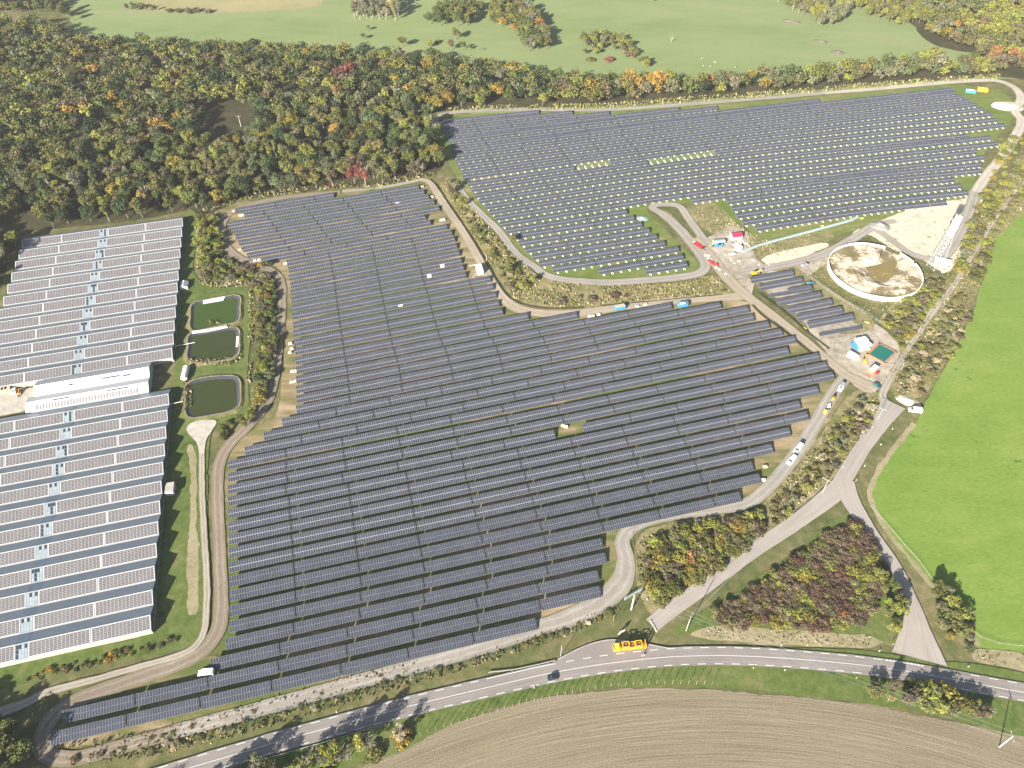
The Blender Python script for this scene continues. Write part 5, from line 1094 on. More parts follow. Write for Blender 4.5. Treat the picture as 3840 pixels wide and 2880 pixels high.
# red flatbed trailer
def flatbed(name, c, L, w, rz, mat, label):
    r = empty(name, (c.x, c.y, 0), rz); tag(r, label, 'trailer')
    for i in range(8): m = MB(); m.box((-L / 2 + L * (i + .5) / 8, 0, .95), (L / 8 - .05, w, .08)); m.build('plank', mat, r)
    m = MB(); m.box((0, -w * .3, .8), (L, .14, .2)); m.box((0, w * .3, .8), (L, .14, .2)); m.box((L / 2, 0, 1.4), (.1, w, .9)); m.box((L / 2 + .9, 0, .7), (1.8, .12, .14)); m.build('chassis', M['dark'], r)
    wheels(r, (-L * .3, -L * .12), w, .42); return r
flatbed('flatbed_trailer', Z1v(155, 335), 7.5, 3.0, R(-55), M['red'], 'red flatbed trailer parked at the track junction')
# row of red farm implements with white wheels
for i, (u, v) in enumerate([(310, 560), (352, 600), (418, 618)]):
    c = Z1v(u, v); r = empty('farm_implement', c, R(-50)); tag(r, 'red farm implement, %s in the line beside the site road' % nth(i + 1), 'farm machine', 'red implements beside the site road')
    m = MB(); m.box((0, 0, .9), (2.6, 1.5, .5), taper=.8); m.box((0, 0, 1.35), (1.3, 1.1, .5), taper=.7); m.build('body', M['red'], r)
    m = MB(); m.box((1.9, 0, .6), (1.6, .12, .14)); m.build('drawbar', M['dark'], r); wheels(r, (-.4,), 1.7, .45)
for i, (u, v) in enumerate([(262, 478), (310, 478), (305, 522), (335, 535), (420, 655), (470, 690), (95, 282), (560, 750)]):
    c = Z1v(u, v); m = MB(); m.blob((0, 0, .45), (.95, .8, .55), seed=i, rough=.18); o = m.build('bulk_bag', M['white'], None, c, (0, 0, i)); tag(o, 'white bulk bag, %s along the verge of the site road' % nth(i + 1), 'bag', 'bulk bags along the site road')
# red roofed hut
def hut(name, c, d, rz, wall, roof, label, eave=2.3, ridge=3.4, cat='hut'):
    r = empty(name, (c.x, c.y, 0), rz); tag(r, label, cat); L, w = d; m = MB()
    for s in (-1, 1): m.poly([(s * L / 2, -w / 2, 0), (s * L / 2, w / 2, 0), (s * L / 2, w / 2, eave), (s * L / 2, 0, ridge), (s * L / 2, -w / 2, eave)][::s])
    m.quad((-L / 2, -w / 2, 0), (L / 2, -w / 2, 0), (L / 2, -w / 2, eave), (-L / 2, -w / 2, eave)); m.quad((L / 2, w / 2, 0), (-L / 2, w / 2, 0), (-L / 2, w / 2, eave), (L / 2, w / 2, eave)); m.build('wall', wall, r)
    for s in (-1, 1):
        m = MB(); m.quad((-L / 2 - .15, s * (w / 2 + .2), eave - .12), (L / 2 + .15, s * (w / 2 + .2), eave - .12), (L / 2 + .15, 0, ridge + .03), (-L / 2 - .15, 0, ridge + .03)); m.quad((-L / 2 - .15, s * (w / 2 + .2), eave - .2), (-L / 2 - .15, 0, ridge - .06), (L / 2 + .15, 0, ridge - .06), (L / 2 + .15, s * (w / 2 + .2), eave - .2)); m.build('roof_slope', roof, r)
    m = MB(); m.box((L * .2, -w / 2 - .03, 1), (.95, .06, 2)); m.build('door', M['grey'], r)
    return r
hut('red_roofed_hut', Z1v(705, 205), (6.2, 4.8), R(14), M['white'], M['crimson'], 'white hut with a bright red roof at the site yard')
sheet('red_sheet', [Z1v(640, 245), Z1v(700, 235), Z1v(720, 200), Z1v(650, 212)], M['crimson'], 'red sheet lying in front of the red roofed hut', 'sheet', 0.3)
# grey rounded container and blue telehandler
c = Z1v(452, 290); r = empty('grey_container', (c.x, c.y, 0), R(10)); tag(r, 'grey rounded container beside the blue telehandler', 'container')
m = MB(); prof = [(-1.5, 0), (1.5, 0), (1.5, 1.9)] + [(1.5 * math.cos(t), 1.9 + .7 * math.sin(t)) for t in np.linspace(.3, math.pi - .3, 6)] + [(-1.5, 1.9)]; m.prism(prof, -3.6, 3.6); m.build('shell', M['grey'], r)
m = MB(); m.box((-3.65, 0, 1.1), (.08, 2.2, 1.9)); m.build('end_door', M['lemon'], r)
def telehandler(c, rz, mat, label, k=1.0):
    r = empty('telehandler', (c.x, c.y, 0), rz, (k, k, k)); tag(r, label, 'telehandler')
    m = MB(); m.box((0, 0, 1.0), (4.2, 1.7, .8), taper=.9); m.box((-1.3, .3, 1.6), (1.5, 1.0, .5)); m.build('body', mat, r)
    m = MB(); m.box((.1, .35, 1.9), (1.4, .95, 1.1), taper=.85); m.build('cab', M['glass'], r)
    m = MB(); m.box((.7, -.45, 1.75), (5.6, .35, .4), ry=R(8)); m.build('boom', mat, r); m = MB(); m.box((3.7, -.3, .9), (.1, 1.4, .9)); m.box((4.2, -.7, .5), (1.1, .12, .08)); m.box((4.2, .1, .5), (1.1, .12, .08)); m.build('fork', M['dark'], r)
    wheels(r, (-1.35, 1.4), 2.1, .6, .4); return r
telehandler(Z1v(462, 335), R(-170), M['blue'], 'blue telehandler in front of the grey container')
telehandler(V10(585, 207), R(20), M['blue'], 'blue telehandler at the right end of the half built table', .7)
# crusher with covered cable duct running across the grass
boxy('generator_cabin', Z1v(742, 385), (3.6, 2.6, 2.6), R(24), M['white'], 'white generator cabin at the end of the long grey duct', 'cabin', trims=False)
c = Z1v(660, 462); r = empty('machine_trailer', (c.x, c.y, 0), R(24)); tag(r, 'pale machine on a low trailer next to the generator cabin', 'machine')
m = MB(); m.box((0, 0, .8), (4.4, 2.0, .25)); m.box((-1.6, 0, 1.1), (.9, 2.0, .5)); m.build('deck', M['offwhite'], r); m = MB(); m.box((.3, 0, 1.3), (2.4, 1.4, .8), taper=.8); m.build('engine', M['steel'], r); wheels(r, (-1.2, .9), 2.2, .4)
duct = catmull([Z1v(800, 425), Z1v(900, 382), Z1v(1060, 322), Z1v(1269, 262), W(2660, 560, 640 / 1269, 560, 664), W(2660, 560, 640 / 1269, 800, 600), W(2660, 560, 640 / 1269, 1060, 528), W(2660, 560, 640 / 1269, 1105, 505)], 6)
r = empty('cable_duct', (0, 0, 0)); tag(r, 'long blue grey covered duct across the grass to the generator', 'duct')
for a, b in zip(duct[:-1], duct[1:]):
    d = b - a; m = MB(); m.box(((a.x + b.x) / 2, (a.y + b.y) / 2, .45), (d.length - .05, 1.5, .5), rz=math.atan2(d.y, d.x), taper=.96); m.build('duct_panel', M['duct'] if 'duct' in M else M.setdefault('duct', plain('duct_sheet', (0.34, 0.42, 0.46), .5, .4)), r)
# rubble
rr = random.Random(4)
for i, (u, v) in enumerate([(760, 215), (790, 240), (770, 262), (815, 262), (745, 285), (790, 300), (840, 285), (855, 310), (720, 300), (830, 330), (675, 318), (880, 305), (910, 330), (1205, 612), (1060, 610), (960, 540), (1000, 560), (640, 545), (690, 590), (760, 560)]):
    m = MB(); m.blob((0, 0, .3), (rr.uniform(.5, 1.2), rr.uniform(.4, .9), rr.uniform(.35, .6)), seed=i, rough=.35, nu=7, nv=4); o = m.build('rubble_block', M['white_concrete'], None, Z1v(u, v), (0, 0, rr.uniform(0, 6))); tag(o, 'white rubble block, %s of those dumped on the site yard' % (nth(i + 1)), 'rubble', 'rubble on the site yard')
# gravel and sand heaps, crumpled foil, brush piles
def heap(name, c, rx, ry, h, mat, label, cat='heap', seed=0, rz=0.0):
    V, F = [(0, 0, h)], []; n, k = 20, 6
    for i in range(1, k + 1):
        for j in range(n):
            t = 2 * math.pi * j / n; q = i / k; w = 1 + .14 * mnoise.noise((math.cos(t) * 1.6 + seed, math.sin(t) * 1.6, i * .2)); z = h * (1 - q) ** 1.15 * (1 + .25 * mnoise.noise((j * .9, i * .8, seed)))
            V.append((rx * q * w * math.cos(t), ry * q * w * math.sin(t), max(z, 0) - (.05 if i == k else 0)))
    for j in range(n): F.append((0, 1 + j, 1 + (j + 1) % n))
    for i in range(k - 1):
        for j in range(n): a, b = 1 + i * n + j, 1 + i * n + (j + 1) % n; F.append((a, a + n, b + n, b))
    me = bpy.data.meshes.new(name); me.from_pydata(V, [], F); me.materials.append(mat); me.update(); return tag(link(name, me, None, c, (0, 0, rz)), label, cat)
M['gravel'] = ground('grey_gravel', [(0.20, 0.19, 0.19), (0.26, 0.25, 0.24), (0.31, 0.30, 0.28)], 0.2, 0.8, 3)
heap('gravel_heap', T(3, 1, 965, 300), 7.5, 6, 3.0, M['gravel'], 'grey gravel heap above the round basin')
heap('sand_pile', T(3, 0, 2065, 920), 13, 9, 1.6, M['cream_sand'] if 'cream_sand' in M else M.setdefault('cream_sand', ground('cream_sand', [(0.55, 0.49, 0.37), (0.66, 0.60, 0.47), (0.72, 0.66, 0.54)], .1, .4, 2)), 'cream sand pile inside the bend of the white track')
heap('foil_heap', W(2300, 700, 640 / 1269, 215, 238), 4.2, 3.6, 1.3, plain('crumpled_foil', (0.36, 0.40, 0.41), .35, .5, metal=.3, var=.4, scale=1.5), 'crumpled silver sheet heap at the end of the solar rows', seed=5)
M['brush'] = ground('brush', [(0.10, 0.085, 0.06), (0.17, 0.145, 0.11), (0.25, 0.22, 0.17)], .3, 1.2, 3)
for i, (u, v, a, b) in enumerate([(205, 185, 10, 4), (455, 358, 7, 4), (600, 452, 6, 5)]):
    heap('brush_pile', T(3, 0, u, v), a, b, 1.3, M['brush'], 'grey brush pile on the pasture, %s from the top' % nth(i + 1), 'brush pile', i, R(-30))['group'] = 'brush piles on the pasture'
heap('earth_mound', T(3, 2, 1215, 150), 6.5, 3.6, 1.2, M['sand'], 'pale earth mound beside the white van at the meadow', seed=8, rz=R(-35))
# excavators
def excavator(c, rz, label, k=1.0, mat=None):
    r = empty('excavator', (c.x, c.y, 0), rz, (k, k, k)); tag(r, label, 'excavator'); mat = mat or M['yellow']
    for s in (-1, 1): m = MB(); m.box((0, s * .95, .4), (3.2, .5, .8), taper=.85); m.build('crawler_track', M['dark'], r)
    m = MB(); m.box((-.3, 0, 1.25), (2.9, 2.1, .9), taper=.92); m.build('body', mat, r); m = MB(); m.box((.6, .55, 1.9), (1.2, .95, 1.3), taper=.85); m.build('cab', M['glass'], r)
    b = MB(); b.box((2.1, -.3, 2.3), (3.4, .32, .4), ry=R(-28)); b.build('boom', mat, r); b = MB(); b.box((4.0, -.3, 2.1), (.3, .28, 2.2), ry=R(-25)); b.build('stick', mat, r); b = MB(); b.box((3.6, -.3, .8), (.8, .9, .7), taper=.7); b.build('bucket', M['dark'], r)
    return r
excavator(Z1v(985, 748), R(12), 'yellow excavator at the left end of the short solar rows')
Z2v = lambda u, v, z=0.0: W(3120, 1220, 320 / 1269, u, v, z)
excavator(Z2v(480, 540), R(70), 'yellow mini excavator beside the green covered pit', .8)
# cabins, green pit, lorry container in the lower yard
boxy('site_cabin', Z2v(418, 262), (6.2, 3.0, 2.6), R(16), M['white'], 'white site cabin, upper of the two side by side', 'cabin')
boxy('site_cabin', Z2v(472, 338), (6.4, 3.0, 2.6), R(24), M['white'], 'white site cabin, lower of the two side by side', 'cabin')
hut('white_tent', Z2v(305, 470), (4.6, 3.6), R(-50), M['white'], M['white'], 'white storage tent on the lower yard', 1.9, 2.7, 'tent')
sheet('blue_tarpaulin', [Z2v(250, 310), Z2v(310, 280), Z2v(400, 370), Z2v(350, 400)], M['blue'], 'blue tarpaulin stretched beside the white cabins', 'tarpaulin', [1.6, 1.9, 1.2, 1.0])
pit = [Z2v(550, 440), Z2v(775, 560), Z2v(925, 410), Z2v(705, 295)]; pc = sum((xy(p) for p in pit), Vector((0, 0))) / 4
r = empty('covered_pit', (pc.x, pc.y, 0)); tag(r, 'square pit covered with a green sheet and edged with red boards', 'pit')
m = MB(); m.poly([(p.x - pc.x, p.y - pc.y, .75) for p in pit]); o = m.build('green_cover', M['green_sheet'], r)
if o.data.polygons[0].normal.z < 0: o.data.flip_normals()
for a, b in zip(pit, pit[1:] + pit[:1]):
    mid = (xy(a) + xy(b)) / 2 - pc; out = mid.normalized() * .55; d = xy(b) - xy(a); m = MB(); m.box((mid.x + out.x, mid.y + out.y, .4), (d.length + 1.6, 1.0, .8), rz=math.atan2(d.y, d.x)); m.build('edge_board', M['brick_red'], r)
boxy('lorry_container', Z2v(602, 690), (5.2, 2.7, 2.6), head(Z2v(550, 730), Z2v(650, 640)), M['brick_red'], 'red brown container with a white roof in the lower yard', 'container', roof=M['offwhite'], trims=False)
sheet('timber_deck', [Z2v(490, 745), Z2v(525, 715), Z2v(585, 755), Z2v(550, 800)], M['brick_red'], 'red brown timber deck in front of the white roofed container', 'deck', .4)
c = Z2v(668, 720); r = empty('red_crate', (c.x, c.y, 0), R(40)); tag(r, 'red crate beside the white roofed container', 'crate'); m = MB(); m.box((0, 0, .5), (1.8, 1.4, 1.0)); m.build('body', M['red'], r); m = MB(); m.box((0, 0, 1.04), (1.9, 1.5, .08)); m.build('lid', M['red'], r)
c = Z2v(535, 372); r = empty('cable_drum', (c.x, c.y, 0), R(30)); tag(r, 'pale cable drum in front of the lower site cabin', 'drum'); m = MB()
for s in (-1, 1): m.tube((s * .5, 0, .8), (s * .58, 0, .8), .8, n=14)
m.tube((-.5, 0, .8), (.5, 0, .8), .45, n=12); m.build('drum', M['pale_wood'], r)
# machines on the gravel track
c = Z7(315, 470); r = empty('mini_loader', (c.x, c.y, 0), R(58)); tag(r, 'orange mini loader on the gravel track behind the silver van', 'loader'); m = MB(); m.box((0, 0, .9), (2.2, 1.4, .8), taper=.85); m.build('body', M['orange'], r); m = MB(); m.box((.9, 0, 1.5), (1.0, 1.1, 1.1), taper=.85); m.build('cab', M['dark'], r); m = MB(); m.box((2.0, 0, .5), (.7, 1.6, .6)); m.build('bucket', M['dark'], r); wheels(r, (-.6, .7), 1.7, .42)
c = Z7(230, 620); r = empty('quad_trailer', (c.x, c.y, 0), R(58)); tag(r, 'pale tracked machine on the gravel track with parts on its deck', 'machine'); m = MB(); m.box((0, 0, .7), (4.0, 1.7, .3)); m.build('deck', M['dark'], r)
for i, (x, y) in enumerate([(-1.1, .2), (-.2, -.3), (.6, .3), (1.4, 0)]): m = MB(); m.box((x, y, 1.1), (.8, .9, .5), taper=.8); m.build('engine_cover', M['white'], r)
wheels(r, (-1.2, 1.2), 1.9, .4)
c = Z7(165, 718); r = empty('yellow_cart', (c.x, c.y, 0), R(58)); tag(r, 'small yellow cart at the tail of the line on the gravel track', 'cart'); m = MB(); m.box((0, 0, .75), (1.8, 1.3, .7), taper=1.1); m.build('tub', M['lemon'], r); wheels(r, (0,), 1.5, .35)
# greenhouse yard
telehandler(Vs(155, 262), R(-75), M['orange'], 'orange telehandler in the concrete yard between the greenhouses', .75)
for i, (u, v) in enumerate([(20, 262), (45, 256), (70, 250)]):
    c = Vs(u, v); r = empty('crate_stack', (c.x, c.y, 0), GA); tag(r, 'pale crate stack, %s from left in the greenhouse yard' % nth(i + 1), 'crates', 'crate stacks in the yard')
    for k in range(4): m = MB(); m.box((0, 0, .3 + .62 * k), (2.4, 2.2, .58)); m.build('crate', M['pale_wood'], r)
# yellow low loader in the lay-by
Z4 = lambda u, v, z=0.0: W(2240, 2340, 260 / 1269, u, v, z)
ya, yb = Z4(285, 470), Z4(885, 410); c = (xy(ya) + xy(yb)) / 2; L = (xy(yb) - xy(ya)).length; r = empty('low_loader', (c.x, c.y, .18), head(ya, yb)); tag(r, 'yellow lorry with caged bodies and raised ramps in the lay-by', 'lorry'); h = L / 2
m = MB(); m.box((0, 0, .85), (L - .4, 2.3, .3)); m.build('deck', M['orange'], r)
def cage(x0, x1, y0, y1, z0, z1):
    m = MB(); t = .22
    for x in (x0, x1):
        for y in (y0, y1): m.box((x, y, (z0 + z1) / 2), (t, t, z1 - z0))
    for z in (z0 + .1, (z0 + z1) / 2, z1):
        for y in (y0, y1): m.box(((x0 + x1) / 2, y, z), (x1 - x0, t, t))
        for x in (x0, x1): m.box((x, (y0 + y1) / 2, z), (t, y1 - y0, t))
    m.box(((x0 + x1) / 2, (y0 + y1) / 2, z0 + .15), (x1 - x0, y1 - y0, .1), m=1); m.box(((x0 + x1) / 2, (y0 + y1) / 2, (z0 + z1) / 2), ((x1 - x0) * .6, (y1 - y0) * .6, (z1 - z0) * .5), m=1)
    return m
cab = MB(); hull(cab, [(-h, .5), (-h + 2.3, .5), (-h + 2.3, 2.9), (-h + .35, 2.9), (-h, 1.8)], 2.4, 0, .94, 1.9); cab.build('cab', M['yellow'], r)
panel(r, 'windscreen', [(-h - .02, 1.0, 1.85), (-h - .02, -1.0, 1.85), (-h + .3, -1.0, 2.75), (-h + .3, 1.0, 2.75)], M['glass'])
m = MB(); m.box((-h + 1.2, 0, 3.0), (1.4, 1.5, .2)); m.build('roof_frame', M['lemon'], r)
for q, (x0, x1, z1) in enumerate([(-h + 3.2, -h + 5.6, 3.1), (-h + 5.9, -h + 7.9, 2.5), (-h + 8.1, -h + 10.4, 3.0)]): cage(x0, x1, -1.05, 1.05, 1.0, z1).build('cage', [M['yellow'], M['brick_red']], r)
for y in (-.75, .75): m = MB(); m.box((h - .35, y, 2.2), (.18, .75, 2.6), ry=R(-8)); m.build('ramp', M['yellow'], r)
wheels(r, (-h + 1.0, h - 4.2, h - 3.0, h - 1.8), 2.4, .5)
# motorbike with rider
c = Z4(835, 590); r = empty('motorbike', (c.x, c.y, .18), R(-170)); tag(r, 'motorbike riding the main road past the yellow lorry', 'motorbike')
for x in (-.7, .7): m = MB(); m.tube((x, -.07, .32), (x, .07, .32), .32, n=14); m.build('wheel', M['dark'], r)
m = MB(); m.box((0, 0, .65), (1.2, .28, .35), taper=.7); m.box((-.45, 0, .85), (.7, .26, .12)); m.build('frame', M['white'], r); m = MB(); m.tube((.75, 0, .35), (.5, 0, 1.05), .045); m.tube((.5, -.38, 1.08), (.5, .38, 1.08), .03); m.build('handlebar', M['steel'], r); m = MB(); m.box((.72, 0, .85), (.16, .26, .2)); m.build('headlight', M['yellow'], r)
def figure(name, loc, rz, joints, label, cloth, parent=None):
    me = bpy.data.meshes.new(name); me.from_pydata([j[0] for j in joints], [(i, j[2]) for i, j in enumerate(joints) if j[2] is not None], []); o = link(name, me, parent, loc, (0, 0, rz))
    me.materials.append(cloth); md = o.modifiers.new('skin', 'SKIN'); md.use_smooth_shade = True
    for i, j in enumerate(joints): me.skin_vertices[0].data[i].radius = (j[1], j[1])
    me.skin_vertices[0].data[0].use_root = True; s = o.modifiers.new('sub', 'SUBSURF'); s.levels = 1; s.render_levels = 1
    tag(o, label, 'person'); return o
RID = [((-.35, 0, .95), .17, None), ((-.2, 0, 1.2), .17, 0), ((-.05, 0, 1.45), .16, 1), ((0, 0, 1.58), .07, 2), ((.04, 0, 1.75), .12, 3)]
for s in (-1, 1): k = len(RID); RID += [((0, s * .22, 1.45), .08, 2), ((.22, s * .36, 1.2), .06, k), ((.47, s * .36, 1.1), .05, k + 1), ((-.25, s * .16, .92), .12, 0), ((.12, s * .26, .75), .09, k + 3), ((-.1, s * .24, .35), .07, k + 4), ((.06, s * .24, .3), .055, k + 5)]
o = figure('person', (c.x, c.y, .18), R(-170), RID, 'rider in dark clothes and white helmet on the motorbike', M['navy']); hl = MB(); hl.blob((.05, 0, 1.78), (.17, .15, .17), rough=0, nu=12, nv=8); hl.build('helmet', M['white'], o, smooth=True)
# white notice boards on the grass behind the lay-by
c = T(2, 3, 945, 500); r = empty('notice_board', (c.x, c.y, 0), R(25)); tag(r, 'white notice boards on posts behind the yellow lorry', 'sign')
for x in (-.9, .9): m = MB(); m.tube((x, 0, 0), (x, 0, 2.6), .06); m.build('post', M['steel'], r)
m = MB(); m.box((.15, -.08, 2.1), (2.0, .06, 1.3)); m.build('board', M['white'], r); m = MB(); m.box((-1.0, -.1, 1.3), (1.1, .06, .9)); m.build('board', M['white'], r)
# transformer station, inverter boxes, pallets
V2 = lambda u, v, z=0.0: W(1440, 660, 640 / 2212, u, v, z)
boxy('transformer_station', V2(1240, 1240), (6.5, 3.2, 2.9), R(103), M['white'], 'white transformer station at the end of the solar rows by the track', 'cabin', trims=True)
for i, (u, v) in enumerate([(1150, 1160), (1180, 1290), (1215, 1150)]):
    c = V2(u, v); r = empty('pipe_bundle', (c.x, c.y, 0), R(20 + 40 * i)); tag(r, 'grey pipe bundle, %s beside the transformer station' % nth(i + 1), 'pipes', 'pipe bundles by the transformer')
    for k in range(4): m = MB(); m.tube((-2.2, -.45 + .3 * k, .15), (2.2, -.45 + .3 * k, .15), .13); m.build('pipe', M['steel'], r)
V3 = lambda u, v, z=0.0: W(1040, 1120, 640 / 2212, u, v, z)
for i, p in enumerate([V2(172, 365), V2(755, 1178), V2(587, 1310), V3(1597, 108)]):
    r = empty('inverter_box', (p.x, p.y, 0), ROWA); tag(r, 'white inverter box between solar rows, %s from the top' % nth(i + 1), 'box', 'inverter boxes in the lower field')
    m = MB(); m.box((0, 0, .75), (2.3, 1.6, 1.3)); m.build('case', M['white'], r); m = MB(); m.box((0, 0, 1.43), (2.4, 1.7, .06)); m.build('lid', M['white'], r)
V1 = lambda u, v, z=0.0: W(800, 680, 640 / 2212, u, v, z)
PP = [V1(268, 395), V1(352, 448), V1(378, 448), V1(347, 895), V1(540, 1040), V1(595, 1030), V1(742, 1068), V1(935, 1075), V3(172, 590), V3(165, 705), V3(198, 950), V3(228, 945), V3(186, 1088), V3(222, 1080), V3(190, 660), V2(625, 275), V2(740, 580), V2(775, 575), V2(495, 145), W(1820, 1080, 640 / 1269, 775, 215), W(1820, 1080, 640 / 1269, 842, 203), W(1820, 1080, 640 / 1269, 800, 212), W(1820, 1080, 640 / 1269, 1190, 130), W(1820, 1080, 640 / 1269, 1130, 142), T(2, 2, 2185, 720), T(2, 2, 2170, 835), T(2, 2, 465, 375), T(2, 2, 440, 365), T(2, 2, 1605, 1192), T(2, 2, 1732, 1170), T(2, 3, 657, 410)]
for i, p in enumerate(PP):
    r = empty('panel_pallet', (p.x, p.y, 0), ROWA + rr.uniform(-.3, .3)); tag(r, 'pale wrapped pallet at the row ends of the lower field, %s counted from the top' % nth(1 + sorted(range(len(PP)), key=lambda k: -PP[k].y).index(i)), 'pallet', 'wrapped pallets in the lower field')
    m = MB(); m.box((0, 0, .08), (1.9, 1.2, .16)); m.build('pallet', M['wood'], r); m = MB(); m.box((0, 0, .16 + .45), (1.8, 1.1, .9), taper=.94); m.build('wrapped_load', M['offwhite'] if i % 3 else M['pale_wood'], r)
for i, (p, a) in enumerate([(W(3200, 560, 640 / 1269, 62, 515), 8), (W(2660, 560, 640 / 1269, 840, 572), 16), (W(2660, 560, 640 / 1269, 1130, 515), 5), (V10(1015, 497), -28), (V10(545, 535), -40)]):
    m = MB(); m.blob((0, 0, .25), (1.5, .5, .35), seed=i, rough=.25); o = m.build('yellow_duct_roll', M['lemon'], None, p, (0, 0, R(a))); tag(o, 'yellow roll of ducting on the ground, %s of five from the top right' % nth([1, 3, 2, 4, 5][i]), 'roll', 'yellow duct rolls')
for i, (u, v) in enumerate([(640, 772), (778, 718), (820, 702)]): sheet('blue_sheet', [W(2660, 560, 640 / 1269, u + a, v + b) for a, b in ((-20, 8), (12, -10), (20, 2), (-10, 12))], M['duct'], 'pale blue sheet lying beside the basin track, %s from left' % nth(i + 1), 'sheet', .25, 'pale blue sheets by the basin track')
# telecom mast with its equipment hut
Z3v = lambda u, v, z=0.0: W(3420, 760, 320 / 1015, u, v, z)
bm_ = Z3v(262, 768); best = min((abs(proj((bm_.x, bm_.y, z_))[1] - (760 + 165 * 320 / 1015)), z_) for z_ in np.linspace(10, 60, 201))[1]
mast = empty('telecom_mast', (bm_.x, bm_.y, 0), R(20)); tag(mast, 'tall lattice telecom mast with white antennas beside the footpath', 'mast')
MH = best
def mw(z): return 2.4 * (1 - z / MH) + .55
def leg(i, z): s = ((-1, -1), (1, -1), (1, 1), (-1, 1))[i]; w = mw(z); return (s[0] * w, s[1] * w, z)
for i in range(4): m = MB(); m.tube(leg(i, 0), leg(i, MH), .14, .09); m.build('leg', M['alu'], mast)
m = MB(); nz = 14
for k in range(nz):
    z0, z1 = MH * (k / nz), MH * ((k + 1) / nz)
    for i in range(4):
        j = (i + 1) % 4; m.tube(leg(i, z0), leg(j, z1), .06, n=4); m.tube(leg(j, z0), leg(i, z1), .06, n=4); m.tube(leg(i, z1), leg(j, z1), .06, n=4)
m.build('bracing', M['alu'], mast)
for k, fz in enumerate((.70, .80, .90, .97)):
    z = MH * fz
    for i in range(6 if k else 3):
        t = i * math.pi / (3 if k else 1.5) + k * .5; q = mw(z) + .9; m = MB(); m.box((q * math.cos(t), q * math.sin(t), z), (.35, .6, 2.3 if k else 1.6), rz=t); m.tube((0, 0, z - .3), (q * math.cos(t), q * math.sin(t), z - .3), .07); m.build('antenna', M['white'], mast)
    m = MB(); m.tube((0, 0, z - 1.3), (0, 0, z - 1.15), mw(z) + .6, n=12); m.build('platform', M['white'], mast)
boxy('equipment_hut', (lambda p: p)(Z3v(352, 735)), (9.0, 5.2, 2.7), R(-25), M['grey'], 'white roofed equipment hut at the foot of the telecom mast', 'hut', roof=M['white'])
m = MB(); m.blob((0, 0, .9), (1.4, .9, .9), rough=.1); tag(m.build('white_tank', M['white'], None, Z3v(365, 830), (0, 0, .8)), 'white tank beside the equipment hut', 'tank')
# greenhouse outbuildings and pipes
hut('garden_tent', T(0, 1, 1598, 822), (5.0, 4.0), R(100), M['white'], M['offwhite'], 'white gabled tent between the greenhouse and the top pond', 2.0, 3.0, 'tent')
c = T(0, 1, 1608, 1580); r = empty('water_tank', (c.x, c.y, 0), R(98)); tag(r, 'long white water tank on the lawn beside the middle pond', 'tank'); m = MB(); m.prism([(1.6 * math.cos(t), 1.5 + 1.2 * math.sin(t)) for t in np.linspace(0, 2 * math.pi, 13)[:-1]], -4.2, 4.2); m.build('shell', M['offwhite'], r)
for x in (-2.5, 2.5): m = MB(); m.box((x, 0, .3), (.5, 2.4, .6)); m.build('cradle', M['concrete'], r)
boxy('pump_house', T(0, 2, 1480, 925), (5.4, 3.4, 2.6), R(102), M['offwhite'], 'grey roofed pump house against the greenhouse wall', 'cabin', roof=M['concrete'], trims=True)
for i, (a, b) in enumerate([((0, 1, 1520, 1348), (0, 1, 1690, 1315)), ((0, 2, 1478, 190), (0, 2, 1585, 165))]):
    p, q = T(*a), T(*b); m = MB(); m.tube((p.x, p.y, 1.3), (q.x, q.y, 1.25), .14); m.tube((p.x, p.y, 0), (p.x, p.y, 1.3), .1); o = m.build('water_pipe', M['white'], None); tag(o, 'white pipe from the greenhouse to the %s pond' % ('middle', 'nearest')[i], 'pipe')
# cows on the pasture
def cow(c, rz, patch_, label):
    r = empty('cow', (c.x, c.y, 0.02), rz); tag(r, label, 'cow', 'cows on the pasture')
    J = [((-.8, 0, 1.15), .30, None), ((-.3, 0, 1.1), .36, 0), ((.25, 0, 1.08), .37, 1), ((.7, 0, 1.15), .30, 2), ((1.05, 0, 1.15), .16, 3), ((1.35, 0, .85), .13, 4), ((1.55, 0, .6), .10, 5), ((-.98, 0, 1.2), .05, 0), ((-1.02, 0, .6), .03, 7)]
    for s in (-1, 1): k = len(J); J += [((-.72, s * .2, .85), .17, 0), ((-.85, s * .2, .45), .08, k), ((-.75, s * .2, .03), .07, k + 1), ((.65, s * .2, .8), .14, 3), ((.68, s * .2, .42), .07, k + 3), ((.65, s * .2, .03), .06, k + 4), ((1.2, s * .17, 1.15), .04, 4)]
    me = bpy.data.meshes.new('cow_body'); me.from_pydata([j[0] for j in J], [(i, j[2]) for i, j in enumerate(J) if j[2] is not None], []); me.materials.append(M['hide']); o = link('body', me, r); o.modifiers.new('skin', 'SKIN')
    for i, j in enumerate(J): me.skin_vertices[0].data[i].radius = (j[1], j[1])
    me.skin_vertices[0].data[0].use_root = True; o.modifiers.new('sub', 'SUBSURF').render_levels = 1
n = N('hide'); ob = n.n('TexCoord').outputs['Object']; M['hide'] = n.done(n.ramp(n.noise(1.1, n.map(ob, loc=(2, 3, 1)), 1, .4), [(.49, (.02, .018, .016)), (.51, (.72, .70, .66))], 'CONSTANT'), .8, .2)
for i, (u, v, a, l) in enumerate([(1645, 510, 10, 'black and white cow grazing highest on the pasture'), (1750, 543, -60, 'black and white cow standing in the middle of the herd'), (1665, 578, 170, 'black and white cow at the left end near the tree belt'), (1715, 580, 20, 'black and white cow half behind the tree belt'), (1925, 585, 100, 'black and white cow farthest right of the herd')]): cow(T(2, 0, u, v), R(a), 0, l)
